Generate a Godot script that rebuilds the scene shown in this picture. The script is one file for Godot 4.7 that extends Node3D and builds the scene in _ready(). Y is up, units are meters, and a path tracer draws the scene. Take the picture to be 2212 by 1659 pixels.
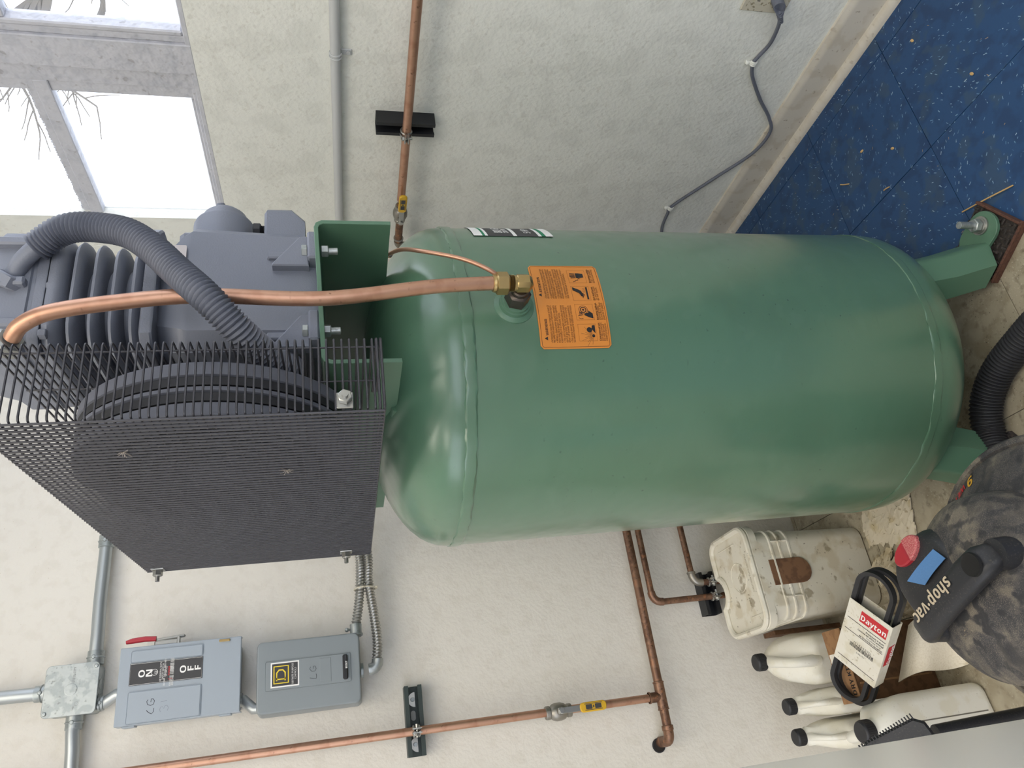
extends Node3D

# ---------------------------------------------------------------- mesh builder
class Mb:
	var p := PackedVector3Array()
	var u := PackedVector2Array()
	var mark := 0
	func tri(a: Vector3, b: Vector3, c: Vector3, ua := Vector2.ZERO, ub := Vector2.ZERO, uc := Vector2.ZERO) -> void:
		p.append(a); p.append(b); p.append(c)
		u.append(ua); u.append(ub); u.append(uc)
	func quad(a: Vector3, b: Vector3, c: Vector3, d: Vector3) -> void:
		tri(a, b, c, Vector2(0, 1), Vector2(1, 1), Vector2(1, 0))
		tri(a, c, d, Vector2(0, 1), Vector2(1, 0), Vector2(0, 0))
	func begin() -> void:
		mark = p.size()
	# turn a closed batch outside out
	func close() -> void:
		var c := Vector3.ZERO
		for i in range(mark, p.size()):
			c += p[i]
		c /= maxf(1.0, float(p.size() - mark))
		var vol := 0.0
		for i in range(mark, p.size(), 3):
			vol += (p[i] - c).dot((p[i + 1] - c).cross(p[i + 2] - c))
		if vol < 0.0:
			for i in range(mark, p.size(), 3):
				var t := p[i + 1]; p[i + 1] = p[i + 2]; p[i + 2] = t
				var s := u[i + 1]; u[i + 1] = u[i + 2]; u[i + 2] = s
	func loft(rings: Array, cap0 := true, cap1 := true, ring_closed := true) -> Mb:
		begin()
		var n: int = rings[0].size()
		var last := n if ring_closed else n - 1
		for i in range(rings.size() - 1):
			var a: PackedVector3Array = rings[i]
			var b: PackedVector3Array = rings[i + 1]
			var v0 := float(i) / (rings.size() - 1)
			var v1 := float(i + 1) / (rings.size() - 1)
			for j in range(last):
				var k := (j + 1) % n
				var u0 := float(j) / n
				var u1 := float(j + 1) / n
				tri(a[j], a[k], b[k], Vector2(u0, v0), Vector2(u1, v0), Vector2(u1, v1))
				tri(a[j], b[k], b[j], Vector2(u0, v0), Vector2(u1, v1), Vector2(u0, v1))
		if cap0: _cap(rings[0], true)
		if cap1: _cap(rings[rings.size() - 1], false)
		close()
		return self
	func _cap(r: PackedVector3Array, rev: bool) -> void:
		var c := Vector3.ZERO
		for q in r: c += q
		c /= r.size()
		for j in range(r.size()):
			var k := (j + 1) % r.size()
			if rev: tri(c, r[k], r[j])
			else: tri(c, r[j], r[k])
	func tube(path: Array, rad, sides := 12, caps := true) -> Mb:
		var rings := []
		var up := Vector3.ZERO
		for i in range(path.size()):
			var t: Vector3 = (path[mini(i + 1, path.size() - 1)] - path[maxi(i - 1, 0)]).normalized()
			if up == Vector3.ZERO:
				up = Vector3.UP if absf(t.y) < 0.9 else Vector3.RIGHT
			up = (up - t * up.dot(t)).normalized()
			var side := t.cross(up)
			var r: float = rad[i] if rad is Array or rad is PackedFloat32Array else rad
			var ring := PackedVector3Array()
			for k in range(sides):
				var an := TAU * k / sides
				ring.append(path[i] + (up * cos(an) + side * sin(an)) * r)
			rings.append(ring)
		return loft(rings, caps, caps)
	func lathe(prof: Array, segs := 32, xf := Transform3D.IDENTITY) -> Mb:
		var rings := []
		for q in prof:
			var ring := PackedVector3Array()
			for k in range(segs):
				var an := TAU * k / segs
				ring.append(xf * Vector3(q.x * cos(an), q.y, q.x * sin(an)))
			rings.append(ring)
		return loft(rings, prof[0].x > 1e-6, prof[prof.size() - 1].x > 1e-6)
	func prism(poly: PackedVector2Array, depth: float, xf := Transform3D.IDENTITY, ch := 0.0) -> Mb:
		begin()
		var n := poly.size()
		var inner := PackedVector2Array()
		var area := 0.0
		for j in range(n):
			area += poly[j].cross(poly[(j + 1) % n])
		var sg := 1.0 if area > 0 else -1.0
		for j in range(n):
			var e0 := (poly[j] - poly[(j + n - 1) % n]).normalized()
			var e1 := (poly[(j + 1) % n] - poly[j]).normalized()
			var m := (Vector2(-e0.y, e0.x) + Vector2(-e1.y, e1.x)) * 0.5
			var l := maxf(m.length_squared(), 0.25)
			inner.append(poly[j] + m / l * ch * sg)
		var levels := [[poly, 0.0], [poly, depth]] if ch <= 0.0 else [[inner, 0.0], [poly, ch], [poly, depth - ch], [inner, depth]]
		for i in range(levels.size() - 1):
			var a: PackedVector2Array = levels[i][0]
			var b: PackedVector2Array = levels[i + 1][0]
			for j in range(n):
				var k := (j + 1) % n
				quad(xf * Vector3(a[j].x, a[j].y, levels[i][1]), xf * Vector3(a[k].x, a[k].y, levels[i][1]), xf * Vector3(b[k].x, b[k].y, levels[i + 1][1]), xf * Vector3(b[j].x, b[j].y, levels[i + 1][1]))
		var idx := Geometry2D.triangulate_polygon(poly)
		var e: PackedVector2Array = levels[0][0]
		for i in range(0, idx.size(), 3):
			var q := [e[idx[i]], e[idx[i + 1]], e[idx[i + 2]]]
			var flip: bool = ((q[1] - q[0]).cross(q[2] - q[0]) > 0) == (area > 0)
			for lv in [0.0, depth]:
				var w := [xf * Vector3(q[0].x, q[0].y, lv), xf * Vector3(q[1].x, q[1].y, lv), xf * Vector3(q[2].x, q[2].y, lv)]
				if (lv > 0.0) == flip: tri(w[0], w[1], w[2])
				else: tri(w[0], w[2], w[1])
		close()
		return self
	func box(c: Vector3, s: Vector3, ch := 0.0, b := Basis.IDENTITY) -> Mb:
		begin()
		var h := s * 0.5
		ch = minf(ch, minf(h.x, minf(h.y, h.z)) * 0.9)
		var ax := [Vector3.RIGHT, Vector3.UP, Vector3.BACK]
		for k in range(3):
			for sg in [-1.0, 1.0]:
				var n: Vector3 = ax[k] * sg
				var a: Vector3 = ax[(k + 1) % 3]
				var d: Vector3 = ax[(k + 2) % 3] * sg
				var ha := h[(k + 1) % 3] - ch
				var hd := h[(k + 2) % 3] - ch
				var o := n * h[k]
				quad(c + b * (o - a * ha - d * hd), c + b * (o + a * ha - d * hd), c + b * (o + a * ha + d * hd), c + b * (o - a * ha + d * hd))
		if ch > 0.0:
			for k in range(3):
				var a: Vector3 = ax[k]
				for s1 in [-1.0, 1.0]:
					for s2 in [-1.0, 1.0]:
						var e: Vector3 = ax[(k + 1) % 3] * s1
						var g: Vector3 = ax[(k + 2) % 3] * s2
						var h1 := h[(k + 1) % 3]
						var h2 := h[(k + 2) % 3]
						var ha := h[k] - ch
						var q1: Vector3 = e * h1 + g * (h2 - ch)
						var q2: Vector3 = e * (h1 - ch) + g * h2
						var w := [c + b * (q1 - a * ha), c + b * (q1 + a * ha), c + b * (q2 + a * ha), c + b * (q2 - a * ha)]
						if s1 * s2 > 0: quad(w[3], w[2], w[1], w[0])
						else: quad(w[0], w[1], w[2], w[3])
			for sx in [-1.0, 1.0]:
				for sy in [-1.0, 1.0]:
					for sz in [-1.0, 1.0]:
						var v1 := c + b * Vector3(sx * h.x, sy * (h.y - ch), sz * (h.z - ch))
						var v2 := c + b * Vector3(sx * (h.x - ch), sy * h.y, sz * (h.z - ch))
						var v3 := c + b * Vector3(sx * (h.x - ch), sy * (h.y - ch), sz * h.z)
						if sx * sy * sz > 0: tri(v1, v2, v3)
						else: tri(v1, v3, v2)
		close()
		return self
	func ball(c: Vector3, r: Vector3, seg := 16, rows := 10, b := Basis.IDENTITY) -> Mb:
		var rings := []
		for i in range(rows + 1):
			var an := PI * i / rows
			var ring := PackedVector3Array()
			for k in range(seg):
				var t := TAU * k / seg
				ring.append(c + b * Vector3(r.x * sin(an) * cos(t), r.y * cos(an), r.z * sin(an) * sin(t)))
			rings.append(ring)
		return loft(rings, false, false)
	# flat print on a mapped surface
	func fill(poly: PackedVector2Array, f: Callable) -> Mb:
		var idx := Geometry2D.triangulate_polygon(poly)
		for i in range(0, idx.size(), 3):
			var a := poly[idx[i]]; var b := poly[idx[i + 1]]; var c := poly[idx[i + 2]]
			if (b - a).cross(c - a) < 0:
				var t := b; b = c; c = t
			tri(f.call(a), f.call(b), f.call(c))
		return self
	func stroke(pts: PackedVector2Array, w: float, f: Callable, loop := false) -> Mb:
		var n := pts.size()
		var L := PackedVector2Array(); var R := PackedVector2Array()
		for i in range(n):
			var a := pts[(i + n - 1) % n] if (loop or i > 0) else pts[i]
			var b := pts[(i + 1) % n] if (loop or i < n - 1) else pts[i]
			var t := (b - a).normalized()
			var m := Vector2(-t.y, t.x) * w * 0.5
			L.append(pts[i] + m); R.append(pts[i] - m)
		for i in range(n if loop else n - 1):
			var k := (i + 1) % n
			tri(f.call(R[i]), f.call(R[k]), f.call(L[k]))
			tri(f.call(R[i]), f.call(L[k]), f.call(L[i]))
		return self
	func text(s: String, cap_h: float, at: Vector2, f: Callable, font: Font, align := 0.0, stretch := 1.0, most := 0.0) -> Mb:
		var tm := TextMesh.new()
		tm.text = s
		tm.font = font
		tm.font_size = 48
		tm.pixel_size = cap_h / (0.714 * 48)
		tm.depth = 0.0
		tm.curve_step = 2.0
		tm.horizontal_alignment = HORIZONTAL_ALIGNMENT_CENTER
		var arr := tm.get_mesh_arrays()
		if arr.size() == 0: return self
		var v: PackedVector3Array = arr[Mesh.ARRAY_VERTEX]
		if v.size() == 0: return self
		var lo := Vector3(1e9, 1e9, 0); var hi := -lo
		for q in v:
			lo = lo.min(q); hi = hi.max(q)
		var idx: PackedInt32Array = arr[Mesh.ARRAY_INDEX] if arr[Mesh.ARRAY_INDEX] != null else PackedInt32Array(range(v.size()))
		var off := Vector2.ZERO
		if most > 0.0: stretch = minf(stretch, most / maxf(1e-6, hi.x - lo.x))
		if align < 0.0: off.x = -lo.x
		elif align > 0.0: off.x = -hi.x
		for i in range(0, idx.size(), 3):
			var q := []
			for k in range(3):
				var w := v[idx[i + k]]
				q.append(Vector2((w.x + off.x) * stretch, w.y) + at)
			if (q[1] - q[0]).cross(q[2] - q[0]) < 0:
				var t = q[1]; q[1] = q[2]; q[2] = t
			tri(f.call(q[0]), f.call(q[1]), f.call(q[2]))
		return self
	func commit(crease := 42.0) -> ArrayMesh:
		var nf := p.size() / 3
		var fn := PackedVector3Array(); fn.resize(nf)
		var near := {}
		for i in range(nf):
			var g := (p[3 * i + 1] - p[3 * i]).cross(p[3 * i + 2] - p[3 * i])
			fn[i] = g
			for k in range(3):
				var key := Vector3i((p[3 * i + k] * 20000.0).round())
				if near.has(key): near[key].append(i)
				else: near[key] = [i]
		var lim := cos(deg_to_rad(crease))
		var nn := PackedVector3Array(); nn.resize(p.size())
		var pp := PackedVector3Array(); pp.resize(p.size())
		var uu := PackedVector2Array(); uu.resize(p.size())
		for i in range(nf):
			var mine := fn[i].normalized()
			for k in range(3):
				var s := fn[i]
				for j in near[Vector3i((p[3 * i + k] * 20000.0).round())]:
					if j != i and mine.dot(fn[j].normalized()) > lim:
						s += fn[j]
				var o := 3 * i + (0 if k == 0 else 3 - k)
				pp[o] = p[3 * i + k]; uu[o] = u[3 * i + k]
				nn[o] = s.normalized() if s.length_squared() > 1e-30 else Vector3.UP
		var arr := []
		arr.resize(Mesh.ARRAY_MAX)
		arr[Mesh.ARRAY_VERTEX] = pp; arr[Mesh.ARRAY_NORMAL] = nn; arr[Mesh.ARRAY_TEX_UV] = uu
		arr[Mesh.ARRAY_INDEX] = PackedInt32Array(range(pp.size()))
		var m := ArrayMesh.new()
		m.add_surface_from_arrays(Mesh.PRIMITIVE_TRIANGLES, arr)
		return m

# ---------------------------------------------------------------- scene helpers
var M := {}
var rng := RandomNumberGenerator.new()
var sans: SystemFont
var bold: SystemFont

func free_name(parent: Node, called: String) -> String:
	if not parent.has_node(called): return called
	var i := 1
	while parent.has_node("%s_%03d" % [called, i]): i += 1
	return "%s_%03d" % [called, i]

func thing(called: String, label: String, category: String, at := Vector3.ZERO, group := "") -> Node3D:
	var o := Node3D.new()
	o.name = free_name(self, called)
	add_child(o, true)
	o.position = at
	tag(o, label, category, group)
	return o

func tag(o: Node, label: String, category: String, group := "") -> void:
	o.set_meta("label", label)
	o.set_meta("category", category)
	if group != "": o.set_meta("group", group)

# meshes are written in world coordinates; a part is shifted back by its thing's place
func obj(called: String, mb: Mb, m: Material, parent: Node3D = null, crease := 42.0) -> MeshInstance3D:
	return put(called, mb.commit(crease), m, parent)

func put(called: String, mesh: Mesh, m: Material, parent: Node3D = null) -> MeshInstance3D:
	var o := MeshInstance3D.new()
	o.mesh = mesh
	o.material_override = m
	var par: Node = self if parent == null else parent
	o.name = free_name(par, called)
	par.add_child(o, true)
	if parent != null and parent.get_parent() == self and not (parent is MeshInstance3D):
		o.position = -parent.position
	return o

func whole(called: String, mb: Mb, m: Material, label: String, category: String, group := "", crease := 42.0) -> MeshInstance3D:
	var o := obj(called, mb, m, null, crease)
	tag(o, label, category, group)
	return o

func struct(called: String, mb: Mb, m: Material) -> MeshInstance3D:
	var o := obj(called, mb, m)
	o.set_meta("kind", "structure")
	return o

func S(r: int, g: int, b: int) -> Color:
	return Color8(r, g, b)

func mat(c: Color, rough := 0.6, metal := 0.0) -> StandardMaterial3D:
	var m := StandardMaterial3D.new()
	m.albedo_color = c
	m.roughness = rough
	m.metallic = metal
	return m

func ink(c: Color, rough := 0.6) -> StandardMaterial3D:
	var m := mat(c, rough)
	m.cull_mode = BaseMaterial3D.CULL_DISABLED
	return m

func noise(seed_: int, freq: float, oct := 4, kind := FastNoiseLite.TYPE_SIMPLEX_SMOOTH) -> FastNoiseLite:
	var n := FastNoiseLite.new()
	n.seed = seed_; n.frequency = freq; n.noise_type = kind
	n.fractal_type = FastNoiseLite.FRACTAL_FBM; n.fractal_octaves = oct
	return n

func grey(n: FastNoiseLite, size: int) -> PackedByteArray:
	var im := n.get_seamless_image(size, size, false, false, 0.25)
	im.convert(Image.FORMAT_L8)
	return im.get_data()

# colour texture out of two noises: base, with patches of other colours where the noise passes a threshold
func patches(size: int, base: Color, layers: Array) -> Image:
	var im := Image.create(size, size, false, Image.FORMAT_RGB8)
	var maps := []
	for l in layers: maps.append(grey(l[0], size))
	var d := PackedByteArray(); d.resize(size * size * 3)
	for i in range(size * size):
		var r := base.r; var g := base.g; var b := base.b
		for k in range(layers.size()):
			var l: Array = layers[k]
			var t: float = clampf((maps[k][i] / 255.0 - l[2]) / l[3], 0.0, 1.0) * l[4]
			r = lerpf(r, l[1].r, t); g = lerpf(g, l[1].g, t); b = lerpf(b, l[1].b, t)
		d[3 * i] = int(r * 255.0); d[3 * i + 1] = int(g * 255.0); d[3 * i + 2] = int(b * 255.0)
	im.set_data(size, size, false, Image.FORMAT_RGB8, d)
	return im

func tex(im: Image) -> ImageTexture:
	return ImageTexture.create_from_image(im)

func bumps(seed_: int, freq: float, strength: float, size := 512, oct := 3) -> ImageTexture:
	var im := noise(seed_, freq, oct).get_seamless_image(size, size, false, false, 0.2)
	im.convert(Image.FORMAT_RGBA8)
	im.bump_map_to_normal_map(strength)
	return tex(im)

func tri_map(m: StandardMaterial3D, scale: float, world := true) -> StandardMaterial3D:
	m.uv1_triplanar = true
	m.uv1_world_triplanar = world
	m.uv1_scale = Vector3(scale, scale, scale)
	return m

func with_bumps(m: StandardMaterial3D, t: Texture2D, s: float) -> StandardMaterial3D:
	m.normal_enabled = true
	m.normal_texture = t
	m.normal_scale = s
	return m

func rrect(w: float, h: float, r: float, n := 4, c := Vector2.ZERO) -> PackedVector2Array:
	var o := PackedVector2Array()
	for q in range(4):
		var k := Vector2([1, -1, -1, 1][q] * (w / 2 - r), [1, 1, -1, -1][q] * (h / 2 - r))
		for i in range(n + 1):
			var an := PI / 2 * (q + float(i) / n)
			o.append(c + k + Vector2(cos(an), sin(an)) * r)
	return o

func ngon(n: int, r: float, c := Vector2.ZERO, turn := 0.0) -> PackedVector2Array:
	var o := PackedVector2Array()
	for i in range(n): o.append(c + Vector2.from_angle(turn + TAU * i / n) * r)
	return o

func curve(pts: Array, per := 8) -> Array:
	var o := []
	for i in range(pts.size() - 1):
		var a: Vector3 = pts[maxi(i - 1, 0)]
		var b: Vector3 = pts[i]
		var c: Vector3 = pts[i + 1]
		var d: Vector3 = pts[mini(i + 2, pts.size() - 1)]
		for k in range(per):
			o.append(b.cubic_interpolate(c, a, d, float(k) / per))
	o.append(pts[pts.size() - 1])
	return o

func even(path: Array, step: float) -> Array:
	var o := [path[0]]
	var left := step
	for i in range(path.size() - 1):
		var a: Vector3 = path[i]
		var b: Vector3 = path[i + 1]
		var l := a.distance_to(b)
		var at := left
		while at < l:
			o.append(a.lerp(b, at / l))
			at += step
		left = at - l
	o.append(path[path.size() - 1])
	return o

# a tube whose radius waves along its length: corrugated hose and flexible metal conduit
func ribbed(mb: Mb, path: Array, r0: float, r1: float, pitch: float, sides := 16) -> Mb:
	var ev := even(path, pitch / 4.0)
	var rad := []
	for i in range(ev.size()):
		rad.append([r1, (r0 + r1) * 0.52, r0, (r0 + r1) * 0.48][i % 4])
	return mb.tube(ev, rad, sides)

func bend(a: Vector3, corner: Vector3, b: Vector3, r: float, n := 6) -> Array:
	var d0 := (a - corner).normalized()
	var d1 := (b - corner).normalized()
	var o := []
	for i in range(n + 1):
		var t := float(i) / n
		var p0 := corner + d0 * r
		var p2 := corner + d1 * r
		o.append(p0.lerp(corner, t).lerp(corner.lerp(p2, t), t))
	return o

func frame(at: Vector3, z: Vector3, up := Vector3.UP) -> Transform3D:
	z = z.normalized()
	if absf(z.dot(up)) > 0.95: up = Vector3.BACK if absf(z.z) < 0.9 else Vector3.RIGHT
	var x := up.cross(z).normalized()
	return Transform3D(Basis(x, z.cross(x), z), at)

# a transform whose y axis is the given direction (for lathes)
func stand(at: Vector3, y: Vector3) -> Transform3D:
	y = y.normalized()
	var x := (Vector3.RIGHT if absf(y.x) < 0.9 else Vector3.BACK).cross(y).normalized()
	return Transform3D(Basis(x, y, x.cross(y)), at)

func on_plane(o: Vector3, r: Vector3, up: Vector3) -> Callable:
	return func(q: Vector2) -> Vector3: return o + r * q.x + up * q.y

func hexnut(mb: Mb, at: Vector3, dir: Vector3, across: float, h: float, turn := 0.2) -> Mb:
	return mb.prism(ngon(6, across / 1.732, Vector2.ZERO, turn), h, frame(at, dir), h * 0.12)

func rod(mb: Mb, a: Vector3, b: Vector3, r: float, sides := 12) -> Mb:
	return mb.tube([a, b], r, sides)

# ---------------------------------------------------------------- the scene
const FLOOR_X0 := -0.105
const WALL_X := 1.458
const WALL_Z := -1.925
const AX := Vector3(0.6546, 0, -1.2792)
const TR := 0.305

func _ready() -> void:
	rng.seed = 7
	# --- camera: a phone held on its side, tipped down and turned towards the corner
	var cam := Camera3D.new()
	cam.name = "camera"
	cam.fov = 55.1
	cam.near = 0.03
	cam.far = 200.0
	add_child(cam)
	var right := Vector3(0.885987, -0.0312998, 0.4626525)
	var up := Vector3(0.1353895, 0.9717069, -0.1935342)
	var fwd := right.cross(up) * -1.0
	cam.transform = Transform3D(Basis(-up, right, -fwd), Vector3(0, 1.308, 0))
	cam.current = true
	# --- overcast winter sky
	var we := WorldEnvironment.new()
	we.name = "environment"
	var env := Environment.new()
	env.background_mode = Environment.BG_SKY
	var sm := ProceduralSkyMaterial.new()
	sm.sky_top_color = S(222, 230, 246)
	sm.sky_horizon_color = S(234, 238, 248)
	sm.ground_horizon_color = S(226, 230, 240)
	sm.ground_bottom_color = S(214, 218, 228)
	sm.sun_angle_max = 1.0
	var sky := Sky.new()
	sky.sky_material = sm
	env.sky = sky
	env.background_energy_multiplier = 3.2
	env.tonemap_mode = Environment.TONE_MAPPER_LINEAR
	env.tonemap_exposure = 1.2
	env.sdfgi_enabled = true
	env.ssao_enabled = true
	env.ssil_enabled = true
	we.environment = env
	add_child(we)
	# --- ceiling fittings: a glowing panel and an area light of its size
	sans = SystemFont.new(); sans.font_names = PackedStringArray(["Droid Sans"])
	bold = SystemFont.new(); bold.font_names = PackedStringArray(["Droid Sans"]); bold.font_weight = 700
	make_materials()
	ceiling_light(Vector3(-0.2, 2.745, 0.1), Vector2(1.2, 2.4), 2.4, "white ceiling light panel above the air compressor")
	ceiling_light(Vector3(-1.9, 2.745, 0.9), Vector2(1.2, 2.4), 2.4, "white ceiling light panel farther out over the open room")
	# --- the room
	build_room()
	build_window()
	outdoors()
	# --- the large things
	build_compressor()
	build_pipes()
	build_boxes()
	build_vacuum()
	build_bucket()
	build_jugs()
	build_small()

func ceiling_light(at: Vector3, size: Vector2, e: float, label: String) -> void:
	var t := thing("ceiling_light", label, "ceiling light", at, "ceiling light panels")
	obj("frame", Mb.new().box(at + Vector3(0, 0.012, 0), Vector3(size.x + 0.05, 0.03, size.y + 0.05), 0.004), M.white_metal, t)
	var gm := mat(Color(0.95, 0.95, 0.93), 0.5)
	gm.emission_enabled = true
	gm.emission = Color(1.0, 0.98, 0.94)
	gm.emission_energy_multiplier = 1.0
	obj("diffuser", Mb.new().box(at + Vector3(0, -0.006, 0), Vector3(size.x, 0.008, size.y), 0.002), gm, t)
	var l := AreaLight3D.new()
	l.name = "lamp"
	l.area_size = size
	l.light_energy = e
	l.light_color = Color(1.0, 0.955, 0.88)
	l.shadow_enabled = true
	l.area_range = 9.0
	l.area_attenuation = 2.0
	t.add_child(l)
	l.position = Vector3(0, -0.014, 0)
	l.rotation_degrees = Vector3(-90, 0, 0)

func make_materials() -> void:
	var peel := bumps(11, 0.045, 4.0, 512, 3)
	M.wall = with_bumps(tri_map(mat(Color.WHITE, 0.62), 3.4), peel, 0.28)
	M.wall.albedo_texture = tex(patches(512, S(222, 218, 209), [
		[noise(21, 0.012, 5), S(216, 211, 201), 0.52, 0.3, 0.7],
		[noise(22, 0.05, 3, FastNoiseLite.TYPE_CELLULAR), S(220, 215, 204), 0.72, 0.1, 0.4],
		[noise(23, 0.1, 2), S(168, 152, 128), 0.88, 0.05, 0.5]]))
	M.wall.metallic_specular = 0.35
	M.wall2 = with_bumps(tri_map(mat(Color.WHITE, 0.62), 2.6), peel, 0.32)
	M.wall2.albedo_texture = tex(patches(512, S(232, 233, 226), [
		[noise(31, 0.007, 5), S(222, 223, 216), 0.5, 0.25, 0.7],
		[noise(32, 0.03, 4), S(216, 215, 207), 0.7, 0.1, 0.5],
		[noise(33, 0.12, 2), S(166, 161, 150), 0.88, 0.05, 0.5]]))
	M.wall2.metallic_specular = 0.35
	M.ceiling = mat(S(224, 222, 215), 0.8)
	M.trim = tri_map(mat(Color.WHITE, 0.42), 3.0)
	M.trim.albedo_texture = tex(patches(256, S(214, 207, 193), [
		[noise(41, 0.02, 4), S(202, 192, 174), 0.55, 0.2, 0.7],
		[noise(42, 0.06, 3), S(140, 124, 104), 0.82, 0.06, 0.5]]))
	M.door = mat(S(250, 245, 234), 0.3)
	M.frame = with_bumps(tri_map(mat(Color.WHITE, 0.5), 4.0), bumps(51, 0.03, 6.0, 256, 3), 0.5)
	M.frame.albedo_texture = tex(patches(256, S(196, 197, 204), [
		[noise(52, 0.02, 4), S(184, 186, 194), 0.52, 0.2, 0.7],
		[noise(53, 0.03, 5), S(150, 147, 150), 0.78, 0.08, 0.5]]))
	M.glass = mat(Color(0.93, 0.96, 0.98, 0.06), 0.02)
	M.glass.transparency = BaseMaterial3D.TRANSPARENCY_ALPHA
	M.white_metal = mat(S(230, 230, 226), 0.4)
	# tank paint
	M.green = mat(Color.WHITE, 0.3)
	M.green.albedo_texture = tex(patches(512, S(86, 121, 98), [
		[noise(61, 0.006, 4), S(82, 115, 93), 0.5, 0.3, 0.7],
		[noise(62, 0.02, 4), S(98, 130, 110), 0.7, 0.14, 0.3],
		[noise(63, 0.13, 2), S(44, 62, 54), 0.885, 0.04, 0.7]]))
	tri_map(M.green, 1.3)
	with_bumps(M.green, bumps(64, 0.05, 3.0, 256, 2), 0.12)
	M.green.clearcoat_enabled = true
	M.green.clearcoat = 0.8
	M.green.clearcoat_roughness = 0.22
	M.green_plain = mat(S(87, 122, 100), 0.35)
	# cast iron, guards; pump, flywheel and hose greys lightened to hold the glare veil
	M.iron = with_bumps(tri_map(mat(S(116, 121, 134), 0.5), 14.0), bumps(71, 0.07, 4.0, 256, 3), 0.22)
	M.iron.metallic_specular = 0.6
	M.wheel = mat(S(104, 107, 118), 0.5)
	M.wire = mat(S(60, 60, 66), 0.38)
	M.black = mat(S(34, 35, 39), 0.5)
	M.rubber = mat(S(40, 41, 45), 0.55)
	M.hose = mat(S(104, 108, 120), 0.42)  # paler than the dark hose, part of the window glare is in it
	M.steel = mat(S(176, 176, 172), 0.32, 0.9)
	M.zinc = with_bumps(tri_map(mat(Color.WHITE, 0.42, 0.75), 4.0), bumps(81, 0.06, 2.0, 256, 2), 0.1)
	M.zinc.albedo_texture = tex(patches(256, S(178, 184, 184), [
		[noise(82, 0.03, 4), S(156, 163, 164), 0.5, 0.15, 0.8],
		[noise(83, 0.07, 3), S(120, 124, 122), 0.76, 0.08, 0.6]]))
	M.emt = mat(S(178, 184, 186), 0.4, 0.75)
	M.emt_paint = mat(S(196, 198, 199), 0.45, 0.1)
	M.brass = mat(S(176, 152, 104), 0.36, 0.9)
	M.copper = tri_map(mat(Color.WHITE, 0.38, 0.7), 6.0)
	M.copper.albedo_texture = tex(patches(256, S(192, 150, 126), [
		[noise(91, 0.012, 4), S(176, 130, 106), 0.5, 0.2, 0.8],
		[noise(92, 0.03, 4), S(110, 78, 62), 0.78, 0.05, 0.6]]))
	M.copper_old = tri_map(mat(Color.WHITE, 0.45, 0.7), 5.0)
	M.copper_old.albedo_texture = tex(patches(256, S(142, 110, 90), [
		[noise(93, 0.014, 4), S(112, 84, 68), 0.48, 0.15, 0.9],
		[noise(94, 0.03, 4), S(178, 122, 88), 0.66, 0.08, 0.7],
		[noise(95, 0.08, 3), S(60, 50, 44), 0.76, 0.06, 0.8]]))
	M.solder = mat(S(150, 146, 138), 0.4, 0.8)
	M.strut = mat(S(46, 58, 56), 0.45)
	M.strut_black = mat(S(30, 32, 36), 0.45)
	M.yellow = mat(S(214, 170, 42), 0.45)
	M.grey_box = mat(S(158, 168, 178), 0.38)
	M.grey_dark = mat(S(134, 142, 146), 0.4)
	M.red = mat(S(172, 38, 52), 0.4)
	M.red_dusty = tri_map(mat(Color.WHITE, 0.7), 14.0)
	M.red_dusty.albedo_texture = tex(patches(256, S(176, 70, 78), [[noise(97, 0.12, 3), S(206, 150, 142), 0.45, 0.2, 0.9]]))
	M.bone = tri_map(mat(Color.WHITE, 0.5), 6.0)
	M.bone.albedo_texture = tex(patches(256, S(196, 190, 172), [[noise(98, 0.05, 4), S(128, 118, 96), 0.66, 0.1, 0.8]]))
	# floor tiles
	for k in range(3):
		M["blue_%d" % k] = mat(Color.WHITE, 0.42)
		M["blue_%d" % k].albedo_texture = tex(blue_tile(100 + k))
		M["beige_%d" % k] = mat(Color.WHITE, 0.45)
		M["beige_%d" % k].albedo_texture = tex(patches(512, S(172, 163, 142), [
			[noise(110 + k, 0.008, 5), S(150, 140, 118), 0.45, 0.3, 0.8],
			[noise(120 + k, 0.02, 5), S(116, 107, 90), 0.6, 0.25, 0.6],
			[noise(130 + k, 0.09, 3), S(196, 188, 170), 0.72, 0.08, 0.7],
			[noise(140 + k, 0.11, 2), S(48, 42, 34), 0.85, 0.04, 0.8]]))
	M.slab = mat(S(38, 34, 30), 0.8)
	# plastics, paper, cloth
	M.pail = tri_map(mat(Color.WHITE, 0.42), 4.0)
	M.pail.albedo_texture = tex(patches(256, S(222, 217, 202), [
		[noise(151, 0.012, 5), S(204, 194, 170), 0.52, 0.2, 0.7],
		[noise(152, 0.016, 5), S(128, 116, 92), 0.72, 0.1, 0.55],
		[noise(153, 0.06, 3), S(84, 76, 62), 0.84, 0.05, 0.6]]))
	M.stain = tri_map(mat(Color.WHITE, 0.5), 6.0)
	M.stain.albedo_texture = tex(patches(256, S(122, 90, 66), [[noise(154, 0.02, 4), S(98, 70, 52), 0.5, 0.2, 0.9]]))
	M.jug = tri_map(mat(Color.WHITE, 0.4), 5.0)
	M.jug.albedo_texture = tex(patches(256, S(230, 228, 218), [
		[noise(155, 0.012, 4), S(222, 217, 200), 0.5, 0.2, 0.8],
		[noise(156, 0.09, 3), S(150, 142, 122), 0.83, 0.05, 0.6]]))
	M.cap = mat(S(36, 37, 41), 0.45)
	M.card = tri_map(mat(Color.WHITE, 0.75), 5.0)
	M.card.albedo_texture = tex(patches(256, S(158, 120, 84), [[noise(157, 0.03, 4), S(136, 100, 70), 0.5, 0.2, 0.8]]))
	M.card_dark = tri_map(mat(Color.WHITE, 0.75), 5.0)  # darker copy of the card, carries the shade on the carton front
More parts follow.
